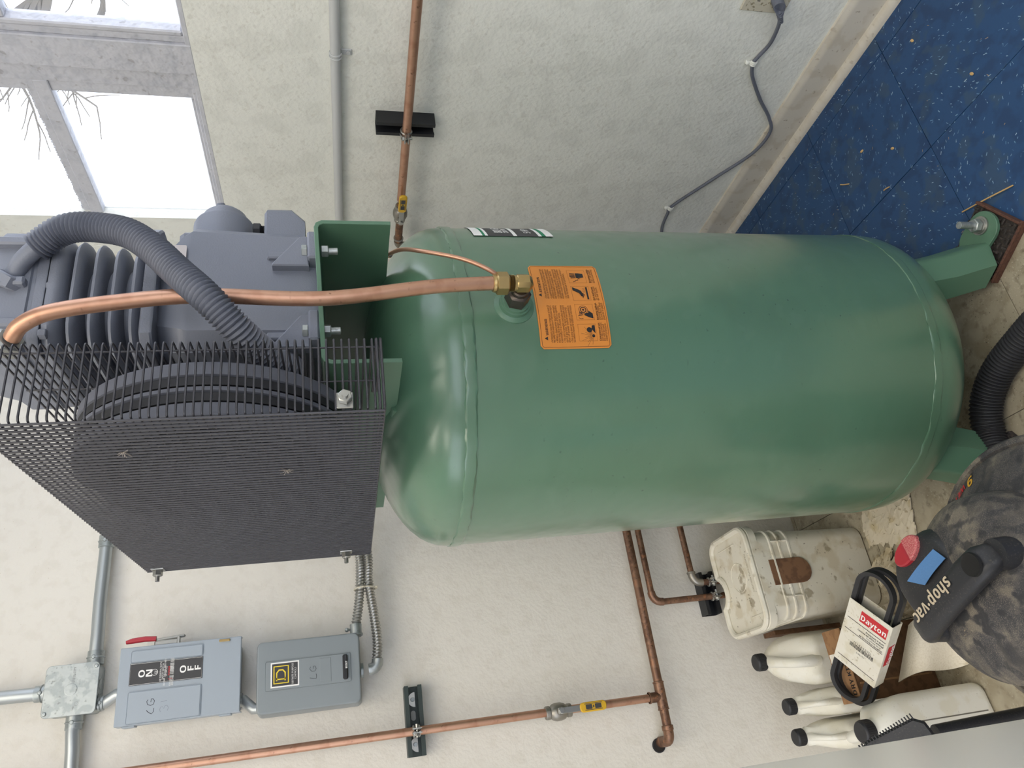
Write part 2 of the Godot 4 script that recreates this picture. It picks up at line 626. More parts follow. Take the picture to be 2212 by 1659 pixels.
	M.card_dark.albedo_texture = tex(patches(256, S(120, 88, 64), [[noise(158, 0.03, 4), S(98, 72, 52), 0.5, 0.2, 0.8]]))
	M.sleeve = tri_map(mat(Color.WHITE, 0.5), 6.0)
	M.sleeve.albedo_texture = tex(patches(256, S(224, 220, 208), [
		[noise(159, 0.012, 4), S(206, 198, 176), 0.55, 0.2, 0.8],
		[noise(160, 0.05, 4), S(160, 148, 116), 0.76, 0.06, 0.7]]))
	M.paper = mat(S(238, 234, 224), 0.6)
	M.cloth = tri_map(mat(Color.WHITE, 0.9), 9.0)
	M.cloth.albedo_texture = tex(patches(256, S(228, 220, 202), [[noise(161, 0.09, 3), S(212, 202, 180), 0.5, 0.2, 0.8]]))
	M.rag = tri_map(mat(Color.WHITE, 0.9), 4.0)
	M.rag.albedo_texture = tex(patches(256, S(214, 204, 182), [
		[noise(162, 0.012, 5), S(190, 172, 128), 0.58, 0.2, 0.6],
		[noise(163, 0.03, 4), S(140, 120, 88), 0.8, 0.06, 0.6]]))
	M.dust = tri_map(mat(Color.WHITE, 0.75), 4.0)
	M.dust.albedo_texture = tex(patches(512, S(56, 56, 60), [
		[noise(171, 0.008, 6), S(126, 118, 105), 0.45, 0.3, 0.85],
		[noise(172, 0.22, 3), S(150, 138, 117), 0.5, 0.25, 0.4],
		[noise(173, 0.35, 2), S(206, 192, 166), 0.7, 0.1, 0.6],
		[noise(174, 0.012, 5), S(42, 43, 47), 0.58, 0.14, 0.85]]))
	M.dust_light = tri_map(mat(Color.WHITE, 0.8), 4.0)
	M.dust_light.albedo_texture = tex(patches(256, S(92, 86, 78), [
		[noise(175, 0.16, 3), S(160, 144, 118), 0.5, 0.15, 0.7]]))
	M.vac = tri_map(mat(Color.WHITE, 0.45), 5.0)
	M.vac.albedo_texture = tex(patches(256, S(40, 41, 45), [
		[noise(176, 0.2, 2), S(120, 110, 94), 0.74, 0.08, 0.6]]))
	M.tape = tri_map(mat(S(86, 132, 186), 0.6), 8.0)
	with_bumps(M.tape, bumps(77, 0.08, 4.0, 256, 2), 0.2)
	M.pad = tri_map(mat(Color.WHITE, 0.85), 8.0)
	M.pad.albedo_texture = tex(patches(256, S(52, 48, 46), [[noise(181, 0.06, 4), S(84, 72, 64), 0.55, 0.2, 0.8]]))
	M.rust = tri_map(mat(Color.WHITE, 0.85), 8.0)
	M.rust.albedo_texture = tex(patches(256, S(98, 66, 52), [[noise(182, 0.06, 4), S(70, 46, 40), 0.5, 0.2, 0.8]]))
	M.straw = mat(S(206, 172, 116), 0.7)
	M.chip = mat(S(116, 78, 52), 0.8)
	M.bark = mat(S(98, 92, 84), 0.9)
	M.snow = mat(S(238, 238, 236), 0.9)
	# prints
	M.ink_black = ink(S(28, 28, 30))
	M.ink_white = ink(S(240, 240, 238))
	M.ink_red = ink(S(196, 44, 52))
	M.ink_yellow = ink(S(238, 212, 60))
	M.ink_orange = ink(S(214, 136, 56), 0.4)
	M.ink_green = ink(S(20, 128, 88))
	M.ink_lime = ink(S(170, 206, 92))
	M.ink_dark = ink(S(64, 64, 66))
	M.ink_pencil = ink(S(120, 126, 134))
	M.ink_tan = ink(S(190, 176, 152))
	M.ink_brown = ink(S(110, 60, 24))
	M.ink_gold = ink(S(206, 158, 48))

# blue vinyl tile with short pale flecks lying every way
func blue_tile(seed_: int) -> Image:
	var n := 512
	var im := patches(n, S(36, 74, 118), [
		[noise(seed_, 0.01, 4), S(30, 62, 102), 0.5, 0.25, 0.8],
		[noise(seed_ + 50, 0.006, 4), S(62, 82, 104), 0.62, 0.12, 0.55]])
	var r := RandomNumberGenerator.new()
	r.seed = seed_
	for i in range(230):
		var c := Vector2(r.randf() * n, r.randf() * n)
		var d := Vector2.from_angle(0.6 + r.randf_range(-0.7, 0.7))
		var l := r.randf_range(3.0, 13.0)
		var w := r.randf_range(0.8, 2.4)
		var col := S(96, 134, 170).lerp(S(186, 206, 220), r.randf())
		if r.randf() < 0.03: col = S(186, 150, 112)
		for t in range(int(l * 2)):
			var q := c + d * (t * 0.5 - l * 0.5)
			for k in range(int(w * 2)):
				var s := q + Vector2(-d.y, d.x) * (k * 0.5 - w * 0.5)
				im.set_pixel(posmod(int(s.x), n), posmod(int(s.y), n), col)
	return im

# ---------------------------------------------------------------- room shell
func wall_box(lo: Vector3, hi: Vector3) -> Mb:
	return Mb.new().box((lo + hi) * 0.5, hi - lo)

func build_room() -> void:
	var H := 2.78
	struct("wall_back", wall_box(Vector3(-3.15, -0.1, WALL_Z - 0.15), Vector3(WALL_X + 0.15, H, WALL_Z)), M.wall)
	# right wall, open where the windows are
	var w := Mb.new()
	w.box(Vector3(WALL_X + 0.022, 0.745, 0.5425), Vector3(0.044, 1.69, 4.935))
	w.box(Vector3(WALL_X + 0.022, 2.67, 0.5425), Vector3(0.044, 0.22, 4.935))
	w.box(Vector3(WALL_X + 0.022, 2.075, -1.841), Vector3(0.044, 0.97, 0.168))
	w.box(Vector3(WALL_X + 0.022, 2.075, 1.805), Vector3(0.044, 0.97, 2.41))
	struct("wall_right", w, M.wall2)
	# far side of the room; its windows are added to brighten the low walls
	var lw := Mb.new()
	lw.box(Vector3(-3.075, 0.35, 0.5), Vector3(0.15, 0.9, 5.0))
	lw.box(Vector3(-3.075, 2.69, 0.5), Vector3(0.15, 0.18, 5.0))
	lw.box(Vector3(-3.075, 1.7, -1.65), Vector3(0.15, 1.8, 0.7))
	lw.box(Vector3(-3.075, 1.7, 2.75), Vector3(0.15, 1.8, 0.5))
	struct("wall_left", lw, M.wall)
	var w2 := Mb.new()
	for z in [-1.28, -0.02, 1.22, 2.48]: bar(w2, -3.14, -3.01, 0.8, 2.6, z - 0.035, z + 0.035)
	for y in [0.82, 1.7, 2.58]: bar(w2, -3.12, -3.03, y - 0.025, y + 0.025, -1.3, 2.5)
	var win2 := struct("added_window_2", w2, M.frame)
	for k in range(3):
		for y in [1.26, 2.14]:
			obj("pane", bar(Mb.new(), -3.08, -3.076, y - 0.415, y + 0.415, -1.245 + k * 1.255, -0.05 + k * 1.25, 0.0), M.glass, win2)
	var wf := Mb.new()
	wf.box(Vector3(-0.77, 0.35, 3.075), Vector3(4.76, 0.9, 0.15))
	wf.box(Vector3(-0.77, 2.69, 3.075), Vector3(4.76, 0.18, 0.15))
	wf.box(Vector3(-2.95, 1.7, 3.075), Vector3(0.4, 1.8, 0.15))
	wf.box(Vector3(1.3, 1.7, 3.075), Vector3(0.62, 1.8, 0.15))
	struct("wall_front", wf, M.wall)
	var w3 := Mb.new()
	for x in [-2.72, -1.48, -0.25, 0.97]: bar(w3, x - 0.035, x + 0.035, 0.8, 2.6, 3.02, 3.13)
	for y in [0.82, 1.7, 2.58]: bar(w3, -2.75, 0.99, y - 0.025, y + 0.025, 3.03, 3.12)
	var win3 := struct("added_window_3", w3, M.frame)  # unseen front windows, put in to light the back wall and tank
	for k in range(3):
		for y in [1.26, 2.14]:
			obj("pane", bar(Mb.new(), -2.685 + k * 1.235, -1.515 + k * 1.235, y - 0.415, y + 0.415, 3.07, 3.074, 0.0), M.glass, win3)
	struct("ceiling", wall_box(Vector3(-3.15, 2.76, -2.1), Vector3(WALL_X + 0.15, 2.9, 3.15)), M.ceiling)
	# floor slab with its vinyl tiles
	var fl := struct("floor", wall_box(Vector3(-3.15, -0.1, -2.1), Vector3(WALL_X + 0.15, -0.004, 3.15)), M.slab)
	var g := 0.3048
	var shapes := {}
	for i in range(-8, 7):
		for j in range(-4, 7):
			var x0 := 0.765 + (i - 4) * g
			var x1 := minf(0.765 + (i - 3) * g, WALL_X)
			var z0 := maxf(-0.994 + j * g, WALL_Z)
			var z1 := -0.994 + (j + 1) * g
			if x1 - x0 < 0.01 or z1 - z0 < 0.01: continue
			var mb := Mb.new()
			var s := Vector3(x1 - x0 - 0.0014, 0.004, z1 - z0 - 0.0014)
			mb.box(Vector3.ZERO, s, 0.0004)
			var turn := (i * 7 + j * 3) & 1
			for q in range(mb.p.size()):
				var a := mb.p[q]
				mb.u[q] = Vector2((a.x + s.x * 0.5) / g, (a.z + s.z * 0.5) / g) if turn == 0 else Vector2((a.z + s.z * 0.5) / g, 1.0 - (a.x + s.x * 0.5) / g)
			var kind := ("blue_%d" if i >= 4 or j >= 2 else "beige_%d") % posmod(i * 5 + j * 2, 3)
			var t := obj("tile", mb, M[kind], fl)
			t.position = Vector3((x0 + x1) * 0.5, -0.002 + rng.randf_range(-0.0002, 0.0002), (z0 + z1) * 0.5)
	# baseboard with shoe moulding along the window wall
	var prof := PackedVector2Array([Vector2(0, 0), Vector2(0.013, 0), Vector2(0.013, 0.086), Vector2(0.011, 0.094), Vector2(0.008, 0.1), Vector2(0.006, 0.106), Vector2(0, 0.107)])
	var bb := Mb.new()
	var xf := Transform3D(Basis(Vector3.LEFT, Vector3.UP, Vector3.FORWARD), Vector3(WALL_X, 0, 0.6))
	bb.prism(prof, 0.6 - WALL_Z, xf)
	var base := struct("baseboard_right", bb, M.trim)
	var q := PackedVector2Array([Vector2(0.013, 0.0), Vector2(0.013, 0.02)])
	for i in range(1, 7): q.append(Vector2(0.013 + 0.018 * sin(PI / 2 * i / 6), 0.02 * cos(PI / 2 * i / 6)))
	obj("shoe_moulding", Mb.new().prism(q, 0.6 - WALL_Z, xf), M.trim, base)
	# painted partition end with a rounded edge, beside the camera
	var post := Mb.new()
	post.prism(rrect(0.07, 0.4, 0.024, 8), 2.76, Transform3D(Basis(Vector3.RIGHT, Vector3.FORWARD, Vector3.UP), Vector3(-0.0755, 0.0, -0.53)))
	struct("trim_1", post, M.door)

# ---------------------------------------------------------------- window
func bar(mb: Mb, x0: float, x1: float, y0: float, y1: float, z0: float, z1: float, ch := 0.002) -> Mb:
	return mb.box(Vector3((x0 + x1) / 2, (y0 + y1) / 2, (z0 + z1) / 2), Vector3(absf(x1 - x0), absf(y1 - y0), absf(z1 - z0)), ch)

func build_window() -> void:
	var X := WALL_X
	# frame: sill rail, posts and head, built as steps
	var fr := Mb.new()
	bar(fr, X + 0.004, X + 0.044, 1.59, 1.602, -1.757, 0.6)
	bar(fr, X + 0.004, X + 0.044, 2.53, 2.56, -1.757, 0.6)
	var win := struct("window_1", fr, M.frame)
	var post := Mb.new()
	bar(post, X + 0.002, X + 0.044, 1.59, 2.56, -1.262, -1.184)
	bar(post, X + 0.010, X + 0.044, 1.59, 2.56, -1.184, -1.168)
	obj("post", post, M.frame, win)
	obj("stop_bead", bar(Mb.new(), X + 0.008, X + 0.044, 1.604, 2.53, -1.167, -1.154, 0.003), M.frame, win)
	# far sash
	var sash := Mb.new()
	bar(sash, X + 0.014, X + 0.044, 1.602, 2.53, -1.312, -1.263)
	bar(sash, X + 0.02, X + 0.044, 1.602, 2.53, -1.345, -1.312)
	bar(sash, X + 0.014, X + 0.044, 1.602, 1.611, -1.757, -1.312)
	bar(sash, X + 0.02, X + 0.044, 1.602, 1.618, -1.757, -1.345)
	bar(sash, X + 0.014, X + 0.044, 1.912, 1.944, -1.757, -1.312)
	bar(sash, X + 0.022, X + 0.044, 1.944, 1.962, -1.757, -1.312)
	bar(sash, X + 0.014, X + 0.044, 2.5, 2.53, -1.757, -1.312)
	obj("sash", sash, M.frame, win)
	obj("pane", bar(Mb.new(), X + 0.032, X + 0.036, 1.61, 1.92, -1.757, -1.34, 0.0), M.glass, win)
	obj("pane", bar(Mb.new(), X + 0.032, X + 0.036, 1.955, 2.51, -1.757, -1.34, 0.0), M.glass, win)
	# flaking putty along the upper edge of the meeting rail
	var putty := Mb.new()
	for i in range(46):
		var z := -1.75 + i * 0.0089
		var s := rng.randf_range(0.003, 0.008)
		putty.box(Vector3(X + 0.029, 1.963, z), Vector3(0.01, s, rng.randf_range(0.004, 0.01)), 0.001, Basis(Vector3.RIGHT, rng.randf_range(-0.5, 0.5)))
	obj("flaking_putty", putty, M.frame, win).set_meta("kind", "stuff")
	# near lights: rail and panes
	var rail := Mb.new()
	bar(rail, X + 0.012, X + 0.044, 1.94, 1.975, -1.154, -0.45)
	bar(rail, X + 0.002, X + 0.044, 1.59, 2.56, -0.5, -0.4)
	bar(rail, X + 0.012, X + 0.044, 1.94, 1.975, -0.4, 0.5)
	bar(rail, X + 0.002, X + 0.044, 1.59, 2.56, 0.5, 0.6)
	obj("rail", rail, M.frame, win)
	for z in [[-1.16, -0.48], [-0.42, 0.52]]:
		obj("pane", bar(Mb.new(), X + 0.032, X + 0.036, 1.6, 1.945, z[0], z[1], 0.0), M.glass, win)
		obj("pane", bar(Mb.new(), X + 0.032, X + 0.036, 1.97, 2.54, z[0], z[1], 0.0), M.glass, win)

func branch(mb: Mb, a: Vector3, d: Vector3, l: float, r: float, depth: int) -> void:
	var pts := [a]
	var q := a
	var dir := d
	for i in range(4):
		dir = (dir + Vector3(rng.randf_range(-0.22, 0.22), rng.randf_range(-0.14, 0.2), rng.randf_range(-0.22, 0.22))).normalized()
		q += dir * l / 4
		pts.append(q)
	mb.tube(pts, [r, r * 0.9, r * 0.8, r * 0.7, r * 0.6], 5 if depth > 1 else 4)
	if depth == 0: return
	for i in range(3 if depth > 1 else 4):
		var at: Vector3 = pts[1 + (i + depth) % 4]
		var nd := (dir + Vector3(rng.randf_range(-0.9, 0.9), rng.randf_range(-0.5, 0.7), rng.randf_range(-0.9, 0.9))).normalized()
		branch(mb, at, nd, l * rng.randf_range(0.55, 0.75), r * 0.56, depth - 1)

func outdoors() -> void:
	struct("snowy_ground", wall_box(Vector3(1.7, -0.6, -40), Vector3(60, -0.4, 40)), M.snow)
	# bare tree whose limbs reach across the upper panes
	var base := Vector3(9.3, -0.4, -5.0)
	var t := thing("bare_tree", "bare winter tree with spreading grey limbs outside the window", "tree", base)
	var tr := Mb.new()
	tr.tube([base, base + Vector3(0.05, 2.0, 0.1), base + Vector3(-0.1, 4.0, 0.05), base + Vector3(-0.05, 6.4, 0.1)], [0.22, 0.18, 0.15, 0.08], 10)
	obj("trunk", tr, M.bark, t)
	for k in range(8):
		var br := Mb.new()
		var an := k * 2.4 + 3.9
		branch(br, base + Vector3(-0.08, 4.0 + 0.22 * k, 0.07), Vector3(cos(an), 0.3, sin(an)).normalized(), 2.1, 0.085, 4)
		obj("limb", br, M.bark, t)
	# pale low house across the yard, snow on its roof
	var hb := Vector3(19.4, -0.4, -20.2)
	var h := thing("house", "pale low house with a snowy roof far across the yard", "house", hb)
	var face := Basis(Vector3.UP, 0.8)
	obj("wall", Mb.new().box(hb + Vector3(0, 2.75, 0), Vector3(4, 5.5, 22), 0.0, face), mat(S(206, 205, 198), 0.9), h)
	obj("roof", Mb.new().box(hb + Vector3(0, 5.85, 0), Vector3(5, 0.7, 23), 0.1, face), M.snow, h)

# ---------------------------------------------------------------- air compressor
func on_tank(y: float, az_deg: float, r := TR) -> Vector3:
	var a := deg_to_rad(az_deg)
	return AX + Vector3(sin(a) * r, y, cos(a) * r)

func tank_map(y0: float, az0: float, lift: float) -> Callable:
	return func(q: Vector2) -> Vector3: return on_tank(y0 + q.y, az0 + rad_to_deg(q.x / TR), TR + lift)

func build_compressor() -> void:
	var c := thing("air_compressor", "green upright air compressor with black pump and wire belt guard on its tank", "compressor", Vector3(AX.x, 0, AX.z))
	# tank: shell and two elliptical heads
	var prof := []
	for i in range(15):
		var a := PI / 2 * i / 14
		prof.append(Vector2(TR * sin(a), 0.207 - 0.153 * cos(a)))
	for y in [0.4, 0.6, 0.8, 0.95]: prof.append(Vector2(TR, y))
	for i in range(15):
		var a := PI / 2 * (1.0 - i / 14.0)
		prof.append(Vector2(TR * sin(a), 1.113 + 0.145 * cos(a)))
	var tank := obj("tank", Mb.new().lathe(prof, 96, Transform3D(Basis.IDENTITY, AX)), M.green, c)
	for y in [1.101, 0.228]:
		var wob := noise(int(y * 100), 2.5, 3)
		var rings := []
		var hs := 0.0105 if y > 0.5 else 0.0095
		var lift := 0.0026 if y > 0.5 else 0.0014
		for k in range(6):
			var ring := PackedVector3Array()
			for j in range(180):
				var az := 2.0 * j
				var e := wob.get_noise_2d(cos(TAU * j / 180) * 3.0 + k * 4.0, sin(TAU * j / 180) * 3.0) * 0.004
				var yy: float = y + hs * [-1.0, -0.82, -0.6, 0.55, 0.85, 1.0][k] + e
				ring.append(on_tank(yy, az, TR + [-0.001, lift * 0.85, lift, lift, lift * 0.75, -0.001][k]))
			rings.append(ring)
		obj("weld_seam", Mb.new().loft(rings, false, false), M.green, tank)
	# outlet bung, bushing and brass elbow facing the camera
	var N := Vector3(sin(deg_to_rad(-2.3)), 0, cos(deg_to_rad(-2.3)))
	var B := on_tank(1.021, -2.3)
	var sx := stand(B, N)
	obj("threaded_bung", Mb.new().lathe([Vector2(0.034, -0.006), Vector2(0.033, 0.001), Vector2(0.029, 0.004), Vector2(0.026, 0.005), Vector2(0.0255, 0.012), Vector2(0.023, 0.0125), Vector2(0.0225, 0.017), Vector2(0.0185, 0.018), Vector2(0.0, 0.018)], 32, sx), M.green_plain, tank)
	# warning sticker, bent round the shell
	var lab := Mb.new()
	var LW := 0.163
	var LH := 0.121
	var cols := 28
	var f := tank_map(0.9245, -1.5, 0.0012)
	for i in range(cols):
		var x0 := -LW / 2 + LW * i / cols
		var x1 := -LW / 2 + LW * (i + 1) / cols
		var h0 := LH / 2 - inset_at(x0, LW, 0.005)
		var h1 := LH / 2 - inset_at(x1, LW, 0.005)
		lab.quad(f.call(Vector2(x0, -h0)), f.call(Vector2(x1, -h1)), f.call(Vector2(x1, h1)), f.call(Vector2(x0, h0)))
	var sticker := obj("warning_label", lab, M.ink_orange, tank)
	sticker.set_meta("label", "orange warning sticker with black pictograms")
	warning_print(sticker)
	# striped specification decal on the far side of the shell
	var dec := Mb.new()
	var wh := Mb.new()
	var gr := Mb.new()
	var fd := tank_map(0.985, 44.0, 0.001)
	var fw := tank_map(0.985, 44.0, 0.0016)
	for i in range(16):
		var x0 := -0.055 + 0.11 * i / 16
		var x1 := -0.055 + 0.11 * (i + 1) / 16
		dec.quad(fd.call(Vector2(x0, -0.074)), fd.call(Vector2(x1, -0.074)), fd.call(Vector2(x1, 0.074)), fd.call(Vector2(x0, 0.074)))
		for s in [[0.058, 0.074, 0], [0.048, 0.053, 0], [-0.006, 0.001, 0], [-0.052, -0.046, 0], [-0.074, -0.06, 0], [0.053, 0.058, 1], [-0.06, -0.052, 1]]:
			var mb: Mb = wh if s[2] == 0 else gr
			mb.quad(fw.call(Vector2(x0, s[0])), fw.call(Vector2(x1, s[0])), fw.call(Vector2(x1, s[1])), fw.call(Vector2(x0, s[1])))
	wh.text("80 GAL", 0.016, Vector2(-0.035, 0.024), fw, bold, -1.0)
	wh.text("200 PSI", 0.009, Vector2(-0.035, 0.01), fw, bold, -1.0)
	wh.text("5 HP", 0.013, Vector2(-0.035, -0.03), fw, bold, -1.0)
	var decal := obj("striped_decal", dec, M.ink_dark, tank)
	decal.set_meta("label", "white, green and dark striped decal")
	obj("decal_stripe", wh, M.ink_white, tank)
	obj("decal_stripe", gr, M.ink_green, tank)
	# four legs, each an angle with a foot tab, bolt and washers
	for k in range(4):
		leg(c, 21.0 + 90.0 * k)
	# saddle: an inverted channel running towards the wall
	var sp := Mb.new()
	var t := 0.007
	var pth := PackedVector2Array([Vector2(0.529, 1.21), Vector2(0.529, 1.312), Vector2(0.533, 1.3215), Vector2(0.541, 1.3255), Vector2(0.777, 1.3325), Vector2(0.786, 1.3295), Vector2(0.791, 1.3205), Vector2(0.791, 1.212), Vector2(0.784, 1.212), Vector2(0.784, 1.3185), Vector2(0.7805, 1.3235), Vector2(0.776, 1.3255), Vector2(0.543, 1.3185), Vector2(0.538, 1.316), Vector2(0.536, 1.31), Vector2(0.536, 1.21)])
	sp.prism(pth, 0.67, Transform3D(Basis.IDENTITY, Vector3(0, 0, -1.62)), 0.0008)
	var saddle := obj("saddle_plate", sp, M.green_plain, c)
	var weld := Mb.new()
	weld.tube(curve([Vector3(0.527, 1.212, -1.1), Vector3(0.523, 1.214, -1.13), Vector3(0.525, 1.222, -1.17), Vector3(0.524, 1.228, -1.28), Vector3(0.525, 1.222, -1.38), Vector3(0.526, 1.213, -1.45)], 8), 0.007, 8)
	obj("weld_bead", weld, M.green_plain, saddle)
	build_pump(c)
	build_guard(c)
	# discharge tube with its compression nuts
	var E := B + N * 0.066
	var tp := curve([E + Vector3(0.001, 0.03, 0), Vector3(0.632, 1.16, -0.906), Vector3(0.6115, 1.32, -0.906), Vector3(0.6175, 1.485, -0.907), Vector3(0.608, 1.59, -0.908), Vector3(0.596, 1.668, -0.912), Vector3(0.585, 1.705, -0.925), Vector3(0.578, 1.722, -0.945)], 8)
	var tube := obj("discharge_tube", Mb.new().tube(tp, 0.0108, 18), M.copper, c)
	tube.set_meta("label", "bent copper discharge tube")
	var nut := Mb.new()
	hexnut(nut, E + Vector3(0.0, 0.022, 0), Vector3.UP, 0.031, 0.021, 0.5)
	nut.lathe([Vector2(0.0145, 0), Vector2(0.0135, 0.004), Vector2(0.0108, 0.005)], 20, Transform3D(Basis.IDENTITY, E + Vector3(0, 0.043, 0)))
	obj("compression_nut", nut, M.brass, tube)
	var thr := Mb.new()
	for i in range(4): thr.lathe([Vector2(0.0112, 0), Vector2(0.0134, 0.001), Vector2(0.0112, 0.002)], 20, Transform3D(Basis.IDENTITY, E + Vector3(0, 0.0135 + i * 0.0021, 0)))
	thr.box(E, Vector3(0.025, 0.03, 0.025), 0.006)
	thr.lathe([Vector2(0.0, -0.016), Vector2(0.008, -0.0145), Vector2(0.0125, -0.008), Vector2(0.0125, 0.014), Vector2(0.0105, 0.0145), Vector2(0, 0.0145)], 20, Transform3D(Basis.IDENTITY, E))
	obj("brass_elbow", thr, M.brass, tube)
	var bush := Mb.new()
	hexnut(bush, B + N * 0.014, N, 0.0345, 0.03, 0.3)
	bush.lathe([Vector2(0.0145, 0.042), Vector2(0.0145, 0.05), Vector2(0.0125, 0.052)], 20, sx)
	obj("hex_bushing", bush, mat(S(92, 84, 78), 0.4, 0.8), tube)
	var top := Mb.new()
	hexnut(top, Vector3(0.577, 1.724, -0.947), Vector3(-0.2, 0.6, -0.75), 0.034, 0.024)
	obj("compression_nut", top, mat(S(150, 152, 150), 0.4, 0.7), tube)
	# thin unloader line
	var thin := curve([Vector3(0.818, 1.3, -1.1), Vector3(0.815, 1.255, -1.085), Vector3(0.802, 1.218, -1.057), Vector3(0.766, 1.195, -0.992), Vector3(0.717, 1.17, -0.931), Vector3(0.684, 1.113, -0.906), Vector3(0.66, 1.075, -0.9), Vector3(0.647, 1.047, -0.913), Vector3(0.643, 1.03, -0.93)], 8)
	obj("unloader_tube", Mb.new().tube(thin, 0.0036, 10), M.copper, c)
	# corrugated breather hose looping from the head down past the guard
	var hp := curve([Vector3(0.742, 1.722, -0.965), Vector3(0.758, 1.694, -0.952), Vector3(0.762, 1.668, -0.943), Vector3(0.755, 1.632, -0.934), Vector3(0.735, 1.59, -0.92), Vector3(0.7, 1.553, -0.908), Vector3(0.648, 1.513, -0.893), Vector3(0.598, 1.473, -0.879), Vector3(0.564, 1.44, -0.895), Vector3(0.548, 1.415, -0.925), Vector3(0.545, 1.392, -0.965), Vector3(0.55, 1.37, -1.0)], 12)
	var hose := obj("breather_hose", ribbed(Mb.new(), hp, 0.0185, 0.0222, 0.0062, 18), M.hose, c)
	var noz := Mb.new()
	noz.tube(curve([Vector3(0.705, 1.752, -0.985), Vector3(0.724, 1.741, -0.975), Vector3(0.742, 1.722, -0.965)], 4), 0.013, 16)
	hexnut(noz, Vector3(0.69, 1.76, -0.993), Vector3(0.75, -0.5, 0.42), 0.044, 0.02)
	obj("hose_nozzle", noz, M.iron, hose)

func inset_at(x: float, w: float, r: float) -> float:
	var e := absf(x) - (w / 2 - r)
	return 0.0 if e <= 0.0 else r - sqrt(maxf(0.0, r * r - e * e))

func leg(c: Node3D, az: float) -> void:
	var er := Vector3(sin(deg_to_rad(az)), 0, cos(deg_to_rad(az)))
	var et := Vector3(er.z, 0, -er.x)      # towards growing azimuth
	var o := Vector3(AX.x, 0, AX.z)
	var prof := PackedVector2Array([Vector2(-0.052, -0.07), Vector2(-0.046, -0.02), Vector2(-0.006, 0.0), Vector2(0.006, 0.0), Vector2(0.046, -0.03), Vector2(0.05, -0.085), Vector2(0.043, -0.085), Vector2(0.039, -0.033), Vector2(0.0, -0.007), Vector2(-0.041, -0.027), Vector2(-0.045, -0.07)])
	var rings := []
	for s in [[0.2, 0.288, 0.9], [0.15, 0.296, 0.95], [0.1, 0.31, 1.0], [0.03, 0.336, 1.0], [0.0245, 0.337, 1.0]]:
		var ring := PackedVector3Array()
		for q in prof: ring.append(o + er * (s[1] + q.y * s[2]) + et * q.x * s[2] + Vector3.UP * s[0])
		rings.append(ring)
	var mb := Mb.new()
	mb.loft(rings, true, true)
	# foot tab with a rounded outer end
	var tabp := rrect(0.072, 0.1, 0.034, 6)
	mb.prism(tabp, 0.008, Transform3D(Basis(et, -er, Vector3.UP), o + er * 0.338 + et * 0.032 + Vector3(0, 0.0165, 0)), 0.001)
	var l := obj("leg", mb, M.green_plain, c)
	var bp := o + er * 0.357 + et * 0.038
	var bolt := Mb.new()
	bolt.lathe([Vector2(0.019, 0.0245), Vector2(0.019, 0.028), Vector2(0.009, 0.0285)], 24, Transform3D(Basis.IDENTITY, bp))
	bolt.lathe([Vector2(0.016, 0.028), Vector2(0.016, 0.031), Vector2(0.009, 0.0315)], 24, Transform3D(Basis.IDENTITY, bp))
	obj("washer", bolt, M.steel, l)
	obj("nut", hexnut(Mb.new(), bp + Vector3(0, 0.031, 0), Vector3.UP, 0.024, 0.014), M.zinc, l)
	var st := []
	for i in range(25):
		st.append(Vector2(0.0074 if i % 2 == 0 else 0.0066, 0.02 + i * 0.0024))
	st.append(Vector2(0, 0.0785))
	obj("anchor_bolt", Mb.new().lathe(st, 14, Transform3D(Basis.IDENTITY, bp)), M.zinc, l)

